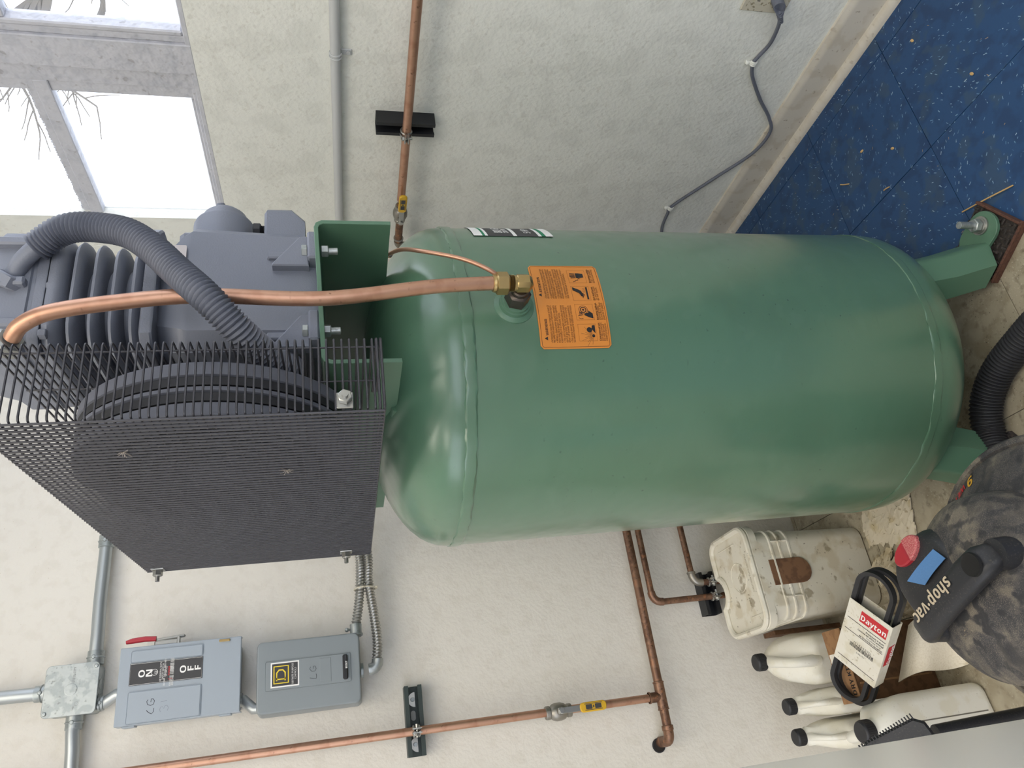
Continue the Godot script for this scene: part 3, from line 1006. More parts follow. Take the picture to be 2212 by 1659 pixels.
# sticker print: headings, paragraphs and four pictograms
func warning_print(par: Node3D) -> void:
	var f := tank_map(0.9245, -1.5, 0.0017)
	var br := Mb.new()
	var fine := Mb.new()
	br.stroke(split_line(rrect(0.157, 0.115, 0.004, 3), 0.008), 0.0006, f, true)
	for h in [[-0.067, "WARNING"], [0.012, "ATTENTION"]]:
		var b := Mb.new()
		b.text(h[1], 0.0042, Vector2(h[0] + 0.0085, 0.0475), f, bold, -1.0)
		b.fill(PackedVector2Array([Vector2(h[0], 0.0472), Vector2(h[0] + 0.0065, 0.0472), Vector2(h[0] + 0.00325, 0.0525)]), f)
		obj("label_heading", b, M.ink_black, par)
	var lines := [
		"• Arcing parts; keep the compressor at least 20", "  feet away from explosive or flammable vapors.",
		"• When a flammable liquid is sprayed,", "  there may be a danger of fire or explosion,", "  especially in a closed area.",
		"• This unit is remotely controlled and may", "  start at any time. To avoid possible injury", "  shut off power before servicing.",
		"• This pump does not supply breathable air.", "  See owners manual for additional information."]
	var lines2 := [
		"• Étincelles électriques; ce compresseur doit", "  être à au moins de 20 pieds des vapeurs.",
		"• La pulvérisation d'un liquide inflammable peut", "  entraîner un risque d'incendie ou d'explosion,", "  surtout dans un espace fermé.",
		"• Cet appareil est contrôlé à distance et est", "  susceptible de démarrer à n'importe quel", "  moment. Couper le courant avant réparation.",
		"• Ce compresseur ne fournit pas de l'air pur.", "  Voir le manuel d'utilisation."]
	for i in range(10):
		var y := 0.0405 - i * 0.00385 - (0.0012 if i > 1 else 0.0) - (0.0012 if i > 4 else 0.0) - (0.0012 if i > 7 else 0.0)
		fine.text(lines[i], 0.00185, Vector2(-0.071, y), f, sans, -1.0, 0.92, 0.066)
		fine.text(lines2[i], 0.00185, Vector2(0.008, y), f, sans, -1.0, 0.92, 0.064)
	var cap := [["Compressed air.", "Use eye protection.", "Do not exceed", "rated pressure."], ["Rotating pulleys,", "moving belts.", "Do not touch. Keep", "guards in place."], ["Hot surfaces.", "To avoid burn", "do not touch.", ""], ["Hazardous voltage.", "Turn off power", "before servicing.", ""]]
	for k in range(4):
		var cx := -0.0545 + k * 0.0365
		var o := Vector2(cx, -0.0215)
		br.stroke(PackedVector2Array([o + Vector2(-0.0145, -0.0155), o + Vector2(0.0145, -0.0155), o + Vector2(0.0145, 0.0155), o + Vector2(-0.0145, 0.0155)]), 0.0004, f, true)
		for i in range(4):
			if cap[k][i] != "": fine.text(cap[k][i], 0.0021, Vector2(cx - 0.0145, -0.0425 - i * 0.0036), f, bold if i == 0 else sans, -1.0, 0.95, 0.032)
		var g := func(q: Vector2) -> Vector3: return f.call(o + q)
		var b := Mb.new()
		match k:
			0:
				b.fill(ngon(14, 0.0046, Vector2(0.0045, -0.0035)), g)
				b.fill(PackedVector2Array([Vector2(-0.002, -0.0135), Vector2(0.0125, -0.0135), Vector2(0.012, -0.0085), Vector2(0.006, -0.0075), Vector2(0.0035, -0.009)]), g)
				b.fill(ngon(8, 0.0028, Vector2(-0.006, -0.0095)), g)
				for i in range(14):
					var d := Vector2.from_angle(PI * (0.1 + 0.85 * i / 13.0))
					b.stroke(PackedVector2Array([Vector2(-0.006, -0.009) + d * 0.0035, Vector2(-0.006, -0.009) + d * (0.009 + 0.006 * (i % 3))]), 0.0003, g)
			1:
				b.stroke(ngon(20, 0.0075, Vector2(0.004, 0.002)), 0.0007, g, true)
				b.stroke(ngon(16, 0.0048, Vector2(0.004, 0.002)), 0.0014, g, true)
				b.fill(ngon(10, 0.0018, Vector2(0.004, 0.002)), g)
				b.fill(PackedVector2Array([Vector2(-0.012, -0.0135), Vector2(-0.003, -0.0135), Vector2(0.001, -0.0085), Vector2(0.003, -0.006), Vector2(-0.001, -0.0065), Vector2(-0.003, 0.001), Vector2(-0.006, 0.001), Vector2(-0.0095, -0.006)]), g)
				for i in range(3): b.stroke(PackedVector2Array([Vector2(-0.005 + i * 0.002, 0.004), Vector2(-0.007 + i * 0.003, 0.012 - i * 0.0012)]), 0.0012, g)
				b.stroke(PackedVector2Array([Vector2(-0.0115, 0.004), Vector2(-0.0125, 0.008), Vector2(-0.0105, 0.0115)]), 0.0007, g)
			2:
				b.fill(PackedVector2Array([Vector2(-0.0125, -0.0125), Vector2(0.0125, -0.0125), Vector2(0.0125, -0.0095), Vector2(-0.0125, -0.0095)]), g)
				b.fill(PackedVector2Array([Vector2(0.006, 0.0135), Vector2(0.0125, 0.0135), Vector2(0.0085, 0.005), Vector2(0.005, -0.001), Vector2(-0.004, -0.0035), Vector2(-0.0065, 0.0), Vector2(0.0, 0.003)]), g)
				for i in range(4): b.stroke(PackedVector2Array([Vector2(0.002 - i * 0.0016, 0.001 - i * 0.0008), Vector2(-0.0035 - i * 0.002, -0.0065 + i * 0.0013)]), 0.0011, g)
				for i in range(4): b.stroke(PackedVector2Array([Vector2(0.0 + i * 0.003, -0.0085), Vector2(0.001 + i * 0.003, -0.006), Vector2(0.0 + i * 0.003, -0.0035)]), 0.0004, g)
			3:
				b.fill(PackedVector2Array([Vector2(-0.002, -0.0115), Vector2(0.006, -0.0115), Vector2(0.0075, -0.004), Vector2(0.0075, 0.002), Vector2(-0.0035, 0.002), Vector2(-0.0035, -0.005)]), g)
				for i in range(4): b.stroke(PackedVector2Array([Vector2(-0.0028 + i * 0.0029, 0.003), Vector2(-0.0036 + i * 0.0035, 0.0115 + (0.001 if i in [1, 2] else 0.0))]), 0.0018, g)
				b.stroke(PackedVector2Array([Vector2(-0.0055, -0.004), Vector2(-0.0035, 0.0), Vector2(-0.001, -0.003)]), 0.0016, g)
				b.stroke(PackedVector2Array([Vector2(-0.0125, 0.009), Vector2(-0.011, 0.004), Vector2(-0.009, 0.005), Vector2(-0.0085, -0.001), Vector2(-0.0065, 0.0)]), 0.001, g)
		obj("pictogram", b, M.ink_black, par)
	obj("label_rule", br, M.ink_brown, par)
	obj("label_lettering", fine, mat_once("ink_small", S(70, 44, 22)), par)

func mat_once(k: String, c: Color) -> StandardMaterial3D:
	if not M.has(k): M[k] = ink(c)
	return M[k]

func split_line(p: PackedVector2Array, step: float) -> PackedVector2Array:
	var o := PackedVector2Array()
	for i in range(p.size()):
		var a := p[i]
		var b := p[(i + 1) % p.size()]
		var n := maxi(1, int(a.distance_to(b) / step))
		for k in range(n): o.append(a.lerp(b, float(k) / n))
	return o

func build_pump(c: Node3D) -> void:
	# crankcase: an upright casting with chamfered front corners, tapering to the neck flange
	var oct := func(x0: float, x1: float, z0: float, z1: float, k: float, y: float) -> PackedVector3Array:
		return PackedVector3Array([Vector3(x0 + k, y, z1), Vector3(x1 - k, y, z1), Vector3(x1, y, z1 - k), Vector3(x1, y, z0 + k), Vector3(x1 - k, y, z0), Vector3(x0 + k, y, z0), Vector3(x0, y, z0 + k), Vector3(x0, y, z1 - k)])
	var mb := Mb.new()
	mb.loft([oct.call(0.588, 0.792, -1.21, -0.984, 0.02, 1.3275), oct.call(0.583, 0.8, -1.21, -0.98, 0.022, 1.35), oct.call(0.583, 0.812, -1.21, -0.98, 0.024, 1.515), oct.call(0.588, 0.806, -1.205, -0.985, 0.026, 1.53), oct.call(0.602, 0.786, -1.18, -1.008, 0.03, 1.562), oct.call(0.604, 0.784, -1.178, -1.01, 0.03, 1.566)])
	var pump := obj("pump_crankcase", mb, M.iron, c, 30.0)
	var fl := Mb.new()
	fl.loft([oct.call(0.586, 0.804, -1.2, -0.982, 0.02, 1.562), oct.call(0.584, 0.806, -1.202, -0.98, 0.02, 1.565), oct.call(0.584, 0.806, -1.202, -0.98, 0.02, 1.577), oct.call(0.588, 0.802, -1.2, -0.984, 0.02, 1.58)])
	fl.text("290", 0.012, Vector2(0.69, 1.5725), func(q: Vector2) -> Vector3: return Vector3(q.x, q.y + 0.0, -0.9796), bold)
	obj("neck_flange", fl, M.iron, pump)
	# bearing cover with its dome and oil filler boss on the window side
	var cover := Mb.new()
	cover.lathe([Vector2(0.0, 0.112), Vector2(0.012, 0.1115), Vector2(0.026, 0.106), Vector2(0.036, 0.096), Vector2(0.042, 0.08), Vector2(0.048, 0.077), Vector2(0.05, 0.072), Vector2(0.05, 0.0), Vector2(0, 0)], 32, stand(Vector3(0.796, 1.484, -1.075), Vector3.RIGHT))
	cover.lathe([Vector2(0.0, 0.006), Vector2(0.007, 0.004), Vector2(0.009, -0.004)], 16, stand(Vector3(0.908, 1.49, -1.06), Vector3(0.9, 0.1, 0.4)))
	cover.box(Vector3(0.83, 1.53, -1.09), Vector3(0.06, 0.05, 0.05), 0.008)
	obj("bearing_cover", cover, M.iron, pump)
	var boss := Mb.new()
	boss.loft([oct.call(0.79, 0.848, -1.09, -1.012, 0.012, 1.348), oct.call(0.79, 0.872, -1.09, -1.01, 0.014, 1.37), oct.call(0.79, 0.872, -1.09, -1.01, 0.014, 1.409), oct.call(0.79, 0.868, -1.088, -1.014, 0.014, 1.413)])
	obj("oil_filler_boss", boss, M.iron, pump)
	var plug := Mb.new()
	for i in range(3): plug.lathe([Vector2(0.0085, 0.0), Vector2(0.0105, 0.0015), Vector2(0.0085, 0.003)], 16, Transform3D(Basis.IDENTITY, Vector3(0.842, 1.412 + i * 0.003, -1.045)))
	hexnut(plug, Vector3(0.842, 1.421, -1.045), Vector3.UP, 0.024, 0.013)
	obj("oil_plug", plug, M.black, pump)
	# feet: lugs with triangular ribs, bolted through the saddle
	for x in [0.7475, 0.6]:
		var ft := Mb.new()
		ft.box(Vector3(x, 1.335, -0.985), Vector3(0.052, 0.016, 0.06), 0.003)
		ft.prism(PackedVector2Array([Vector2(-0.01, 0.0), Vector2(0.012, 0.0), Vector2(0.012, 0.072), Vector2(-0.002, 0.078)]), 0.012, Transform3D(Basis(Vector3.BACK, Vector3.UP, Vector3.LEFT), Vector3(x - 0.002, 1.33, -0.985)), 0.002)
		# sloping web down to the lug's outer side
		ft.prism(PackedVector2Array([Vector2(0.022, 0.0), Vector2(0.022, 0.014), Vector2(-0.03, 0.055), Vector2(-0.034, 0.055), Vector2(-0.034, 0.0)]), 0.02, Transform3D(Basis.IDENTITY, Vector3(x, 1.341, -0.985)), 0.002)
		obj("foot", ft, M.iron, pump)
		var bt := Mb.new()
		obj("bolt_head", hexnut(Mb.new(), Vector3(x - 0.006, 1.343, -0.966), Vector3.UP, 0.017, 0.009), M.zinc, pump)
		hexnut(bt, Vector3(x - 0.006, 1.3225, -0.966), Vector3.DOWN, 0.017, 0.012)
		bt.lathe([Vector2(0.0055, 0), Vector2(0.0055, 0.014), Vector2(0, 0.015)], 12, stand(Vector3(x - 0.006, 1.311, -0.966), Vector3.DOWN))
		obj("foot_bolt", bt, M.zinc, pump)
	obj("nameplate", Mb.new().prism(rrect(0.05, 0.022, 0.003), 0.0012, Transform3D(Basis.IDENTITY, Vector3(0.735, 1.533, -0.9795)), 0.0003), mat(S(206, 198, 196), 0.4), pump)
	# cylinder with its cooling fins
	var rr := func(w: float, d: float, r: float, y: float) -> PackedVector3Array:
		var o := PackedVector3Array()
		for q in rrect(w, d, r, 6): o.append(Vector3(0.69 + q.x, y, -1.09 + q.y))
		return o
	var cyl := Mb.new()
	cyl.loft([rr.call(0.15, 0.15, 0.06, 1.57), rr.call(0.15, 0.15, 0.06, 1.74)])
	var body := obj("cylinder", cyl, M.iron, c)
	for i in range(5):
		var y := 1.594 + i * 0.0262
		var fin := Mb.new()
		var g := 0.0045 if i < 4 else 0.008
		var w := 0.188 + 0.006 * i
		fin.loft([rr.call(w - 0.028, w - 0.022, 0.05, y - g * 2.0), rr.call(w - 0.006, w, 0.05, y - g), rr.call(w, w + 0.006, 0.05, y), rr.call(w - 0.004, w + 0.002, 0.05, y + g), rr.call(w - 0.028, w - 0.022, 0.05, y + g * 1.8)])
		obj("cooling_fin", fin, M.iron, body)
	var head := Mb.new()
	head.loft([rr.call(0.206, 0.212, 0.03, 1.709), rr.call(0.208, 0.214, 0.03, 1.711), rr.call(0.208, 0.214, 0.03, 1.722), rr.call(0.204, 0.21, 0.03, 1.724), rr.call(0.204, 0.21, 0.03, 1.728), rr.call(0.212, 0.216, 0.03, 1.73), rr.call(0.212, 0.216, 0.03, 1.775), rr.call(0.19, 0.2, 0.03, 1.79), rr.call(0.17, 0.18, 0.03, 1.83)])
	for i in range(3): head.box(Vector3(0.62 + i * 0.07, 1.757, -0.985), Vector3(0.014, 0.05, 0.03), 0.003)
	obj("cylinder_head", head, M.iron, body)
	for k in range(3):
		var hb := Mb.new()
		hexnut(hb, Vector3(0.61 + k * 0.08, 1.709, -0.9895), Vector3.DOWN, 0.014, 0.011)
		obj("head_bolt", hb, M.iron, body)
	# flywheel and its two belts, motor behind
	var W := Vector3(0.0, 1.475, -1.09)
	var wheel := Mb.new()
	var R := 0.195
	wheel.lathe([Vector2(R - 0.03, 0.43), Vector2(R - 0.002, 0.43), Vector2(R, 0.433), Vector2(R, 0.447), Vector2(R - 0.008, 0.45), Vector2(R - 0.008, 0.462), Vector2(R, 0.465), Vector2(R, 0.47), Vector2(R - 0.008, 0.473), Vector2(R - 0.008, 0.485), Vector2(R, 0.488), Vector2(R, 0.504), Vector2(R - 0.002, 0.507), Vector2(R - 0.03, 0.507), Vector2(R - 0.034, 0.49), Vector2(R - 0.034, 0.45), Vector2(R - 0.03, 0.43)], 72, stand(W, Vector3.RIGHT))
	var fw := obj("flywheel", wheel, M.wheel, c)
	for k in range(5):
		var an := TAU * k / 5 + 0.4
		var d := Vector3(0, sin(an), cos(an))
		var s := Mb.new()
		s.box(W + Vector3(0.468, 0, 0) + d * 0.1, Vector3(0.022, 0.13, 0.05), 0.008, Basis(Vector3.RIGHT, d, Vector3.RIGHT.cross(d)))
		obj("spoke", s, M.wheel, fw)
	obj("hub", Mb.new().lathe([Vector2(0, 0.42), Vector2(0.038, 0.42), Vector2(0.042, 0.425), Vector2(0.042, 0.51), Vector2(0.02, 0.515), Vector2(0.02, 0.6), Vector2(0, 0.6)], 28, stand(W, Vector3.RIGHT)), M.wheel, fw)
	var P := Vector3(0, 1.47, -1.44)
	for x in [0.456, 0.479]:
		var belt := Mb.new()
		var rings := []
		for i in range(72):
			var an := TAU * i / 72
			var d := Vector3(0, sin(an), cos(an))
			var ctr: Vector3 = W if d.z > 0.38 else P
			var r := R - 0.001 if d.z > 0.38 else 0.05
			var ring := PackedVector3Array()
			for q in [[-0.006, 0.0], [0.006, 0.0], [0.004, -0.009], [-0.004, -0.009]]:
				ring.append(ctr + Vector3(x + q[0], 0, 0) + d * (r + q[1]))
			rings.append(ring)
		rings.append(rings[0])
		obj("drive_belt", belt.loft(rings, false, false), M.rubber, fw)
	var mot := Mb.new()
	mot.lathe([Vector2(0, 0.56), Vector2(0.06, 0.56), Vector2(0.085, 0.57), Vector2(0.088, 0.6), Vector2(0.088, 0.77), Vector2(0.08, 0.79), Vector2(0, 0.8)], 32, stand(Vector3(0, 1.44, -1.43), Vector3.RIGHT))
	mot.box(Vector3(0.68, 1.345, -1.43), Vector3(0.16, 0.03, 0.17), 0.004)
	mot.box(Vector3(0.7, 1.53, -1.43), Vector3(0.11, 0.05, 0.08), 0.008)
	var motor := obj("motor", mot, M.iron, c)
	obj("pulley", Mb.new().lathe([Vector2(0, 0.44), Vector2(0.048, 0.44), Vector2(0.042, 0.456), Vector2(0.048, 0.468), Vector2(0.042, 0.479), Vector2(0.048, 0.495), Vector2(0.02, 0.5), Vector2(0.02, 0.56), Vector2(0, 0.56)], 28, stand(P, Vector3.RIGHT)), M.wheel, motor)

func build_guard(c: Node3D) -> void:
	# welded wire cage round the belts: bent horizontal wires and upright wires
	var X0 := 0.413
	var X1 := 0.518
	var ZN := -0.86
	var ZF := -1.56
	var g := Mb.new()
	# bottom and back edge wires make the frame
	var fr := 0.002
	for y in [1.2465, 1.252]:
		g.tube([Vector3(X0, y, ZF), Vector3(X0, y, ZN - 0.004), Vector3(X0 + 0.004, y, ZN), Vector3(X1 - 0.004, y, ZN), Vector3(X1, y, ZN - 0.004), Vector3(X1, y, ZN - 0.16)], fr, 6)
	g.tube([Vector3(X0, 1.246, ZF), Vector3(X0, 1.676, ZF), Vector3(X0, 1.713, ZN)], fr, 6)
	var guard := obj("belt_guard", g, M.wire, c)
	var n := 48
	for i in range(1, n):
		var t := float(i) / (n - 1)
		var y0 := lerpf(1.248, 1.713, t)
		var yf := lerpf(1.248, 1.677, t)
		var k := 0.006
		var w := Mb.new()
		var pts := [Vector3(X0, yf, ZF), Vector3(X0, y0, ZN - k), Vector3(X0 + k * 0.3, y0, ZN - k * 0.3), Vector3(X0 + k, y0, ZN), Vector3(X1 - k, y0, ZN), Vector3(X1 - k * 0.3, y0, ZN - k * 0.3), Vector3(X1, y0, ZN - k), Vector3(X1, lerpf(y0, yf, 0.35), ZN - 0.245)]
		if y0 > 1.345 : pts.append(Vector3(X1, yf, ZF))
		obj("wire", w.tube(pts, 0.0015, 6), M.wire, guard)
	var up := Mb.new().tube([Vector3.ZERO, Vector3(0, 1, 0)], 1.0, 5).commit()
	var m := 70
	for i in range(m + 1):
		var t := float(i) / m
		var z := lerpf(ZN - 0.004, ZF, t)
		var o := put("wire", up, M.wire, guard)
		var h := lerpf(1.713, 1.677, t) - 1.2465
		o.transform = Transform3D(Basis(Vector3(0.0017, 0, 0), Vector3(0, h, 0), Vector3(0, 0, 0.0018)), Vector3(X0 - 0.002, 1.2465, z))
	for z in [ZN - 0.022, ZN - 0.12, ZN - 0.235]:
		var o := put("wire", up, M.wire, guard)
		o.transform = Transform3D(Basis(Vector3(0.0014, 0, 0), Vector3(0, 0.46, 0), Vector3(0, 0, 0.0014)), Vector3(X1 - 0.002, 1.248, z))
	# stand-off rods held with nuts and clips
	for q in [[0.4235, 1.296, ZN], [0.4235, 1.296, ZF + 0.03], [0.4235, 1.655, ZF + 0.012]]:
		var b := Vector3(q[0], q[1], q[2])
		var nut := Mb.new()
		if q[2] > -1.0:
			nut.box(b + Vector3(0.0, 0, 0.0035), Vector3(0.022, 0.021, 0.003), 0.001)
			hexnut(nut, b + Vector3(0.002, 0.0, 0.005), Vector3(0, 0, 1), 0.0165, 0.009)
			rod(nut, b + Vector3(0.002, 0, 0.0), b + Vector3(0.002, 0.0, 0.019), 0.0042)
			obj("guard_nut", nut, M.steel, guard)
			obj("guard_rod", rod(Mb.new(), b + Vector3(0.004, 0, -0.004), b + Vector3(0.045, 0.001, -0.085), 0.0052), M.black, guard)
		else:
			nut.box(b + Vector3(-0.0135, 0, 0), Vector3(0.003, 0.024, 0.024), 0.001)
			hexnut(nut, b + Vector3(-0.014, 0, 0), Vector3(-1, 0, 0), 0.016, 0.012)
			rod(nut, b + Vector3(-0.012, 0, 0), b + Vector3(-0.036, 0, 0), 0.0042)
			obj("guard_nut", nut, M.steel, guard)
	# tufts of lint caught in the mesh
	for q in [Vector3(X0 - 0.004, 1.379, -1.05), Vector3(X0 - 0.004, 1.575, -0.955)]:
		var lint := Mb.new()
		for i in range(26):
			var d := Vector3(-0.4 * rng.randf(), rng.randf_range(-1, 1), rng.randf_range(-1, 1)).normalized() * rng.randf_range(0.004, 0.013)
			lint.tube([q, q + d * 0.6 + Vector3(0, rng.randf_range(-0.001, 0.001), 0), q + d], 0.00022, 3)
		var l := obj("lint_tuft", lint, mat_once("lint", S(176, 168, 160)), guard)
		l.set_meta("kind", "stuff")

# ---------------------------------------------------------------- copper air lines, conduits and supports
func ball_valve(par: Node3D, at: Vector3, along: Vector3, lever: Vector3, side: Vector3, print_: bool) -> void:
	var v := Mb.new()
	var xf := stand(at, along)
	v.lathe([Vector2(0.0, -0.032), Vector2(0.0145, -0.032), Vector2(0.0155, -0.03), Vector2(0.0155, -0.022), Vector2(0.0135, -0.02), Vector2(0.018, -0.015), Vector2(0.0205, -0.006), Vector2(0.0205, 0.006), Vector2(0.018, 0.015), Vector2(0.0135, 0.02), Vector2(0.0155, 0.022), Vector2(0.0155, 0.03), Vector2(0.0145, 0.032), Vector2(0.0, 0.032)], 20, xf)
	v.lathe([Vector2(0.009, 0.012), Vector2(0.009, 0.03), Vector2(0, 0.03)], 14, stand(at, side))
	var body := obj("ball_valve", v, M.solder, par)
	var l := Mb.new()
	var b := frame(at + side * 0.031, side, lever)
	var h := at + side * 0.033
	l.box(h + lever * 0.022, Vector3(0.014, 0.06, 0.003), 0.001, b.basis)
	hexnut(l, at + side * 0.0335, side, 0.013, 0.006)
	obj("lever", l, M.steel, body)
	var g := Mb.new()
	g.prism(rrect(0.022, 0.066, 0.009, 5), 0.008, Transform3D(b.basis, h + lever * 0.078 - side * 0.003), 0.002)
	var grip := obj("grip", g, M.yellow, body)
	grip.set_meta("label", "yellow lever grip")
	if print_:
		var pm := Mb.new()
		var f := on_plane(h + lever * 0.078 + side * 0.0056, lever, lever.cross(side) * -1.0)
		for s in [-1, 1]: pm.fill(rrect(0.016, 0.0105, 0.002, 3, Vector2(s * 0.0115, 0)), f)
		pm.fill(PackedVector2Array([Vector2(-0.002, 0), Vector2(0.0, -0.004), Vector2(0.002, 0), Vector2(0, 0.004)]), f)
		pm.stroke(PackedVector2Array([Vector2(-0.022, 0.0068), Vector2(0.022, 0.0068)]), 0.0012, f)
		pm.stroke(PackedVector2Array([Vector2(-0.022, -0.0068), Vector2(0.022, -0.0068)]), 0.0012, f)
		obj("grip_print", pm, M.ink_dark, grip)

func collar(mb: Mb, at: Vector3, d: Vector3, r: float, l: float) -> void:
	mb.lathe([Vector2(r - 0.0015, 0), Vector2(r, 0.0008), Vector2(r, l - 0.0008), Vector2(r - 0.0015, l)], 18, stand(at, d))

func strut_channel(label: String, at: Vector3, lng: Vector3, out: Vector3, l: float, m: Material, washers: Array, slots: Array) -> Node3D:
	# open channel: back, two sides with inturned lips; lng is its length, out points off the wall
	var t := thing("strut_channel", label, "strut channel", at)
	var across := out.cross(lng).normalized()
	var w := 0.0207
	var d := 0.0405
	var th := 0.0026
	var poly := PackedVector2Array([Vector2(-w, 0), Vector2(w, 0), Vector2(w, d), Vector2(0.011, d), Vector2(0.011, d - 0.008), Vector2(0.0136, d - 0.008), Vector2(0.0136, d - th), Vector2(w - th, d - th), Vector2(w - th, th), Vector2(-w + th, th), Vector2(-w + th, d - th), Vector2(-0.0136, d - th), Vector2(-0.0136, d - 0.008), Vector2(-0.011, d - 0.008), Vector2(-0.011, d), Vector2(-w, d)])
	var z := across.cross(out)
	var xf := Transform3D(Basis(across, out, z), at - z * l / 2)
	obj("channel", Mb.new().prism(poly, l, xf, 0.0006), m, t)
	for q in washers:
		var wm := Mb.new()
		var c: Vector3 = at + z * q + out * th
		var half := PackedVector2Array()
		for i in range(13): half.append(Vector2(cos(PI * i / 12) * 0.0165, sin(PI * i / 12) * 0.0165))
		var wf := Transform3D(Basis(z, across, z.cross(across)), c - across * 0.006)
		if wf.basis.z.dot(out) < 0: wf = Transform3D(Basis(z * -1.0, across, z.cross(across) * -1.0), c - across * 0.006)
		wm.prism(half, 0.003, wf)
		obj("washer", wm, M.steel, t)
		obj("screw", hexnut(Mb.new(), c + out * 0.003, out, 0.009, 0.006), M.zinc, t)
	for q in slots:
		var sm := Mb.new()
		sm.prism(rrect(0.022, 0.011, 0.0054, 5), 0.0006, Transform3D(Basis(z, across, z.cross(across)), at + z * q + out * (th + 0.0002) - z.cross(across) * 0.0003))
		obj("slot", sm, mat_once("slot_wall", S(170, 170, 166)), t)
	return t

func pipe_clamp(par: Node3D, at: Vector3, along: Vector3, out: Vector3, r: float) -> void:
	# two-piece strap standing on the strut with its ears bolted together in front
	var mb := Mb.new()
	var across := out.cross(along).normalized()
	for s in [-1.0, 1.0]:
		for e in [-1.0, 1.0]:
			var pts := []
			for i in range(9):
				var an := PI * i / 8
				pts.append(at + (out * cos(an) + across * s * sin(an)) * (r + 0.0016) + along * e * 0.006)
			pts.push_front(at + out * (r + 0.017) + across * s * 0.004 + along * e * 0.006)
			mb.tube(pts, 0.0028, 6)
		mb.box(at + out * (r + 0.009) + across * s * 0.0045, Vector3(0.0026, 0.018, 0.022), 0.0005, Basis(across, out, across.cross(out)))
	mb.tube([at + out * (r + 0.009) - across * 0.014, at + out * (r + 0.009) + across * 0.014], 0.003, 8)
	hexnut(mb, at + out * (r + 0.009) + across * 0.006, across, 0.011, 0.005)
	obj("pipe_clamp", mb, M.steel, par)

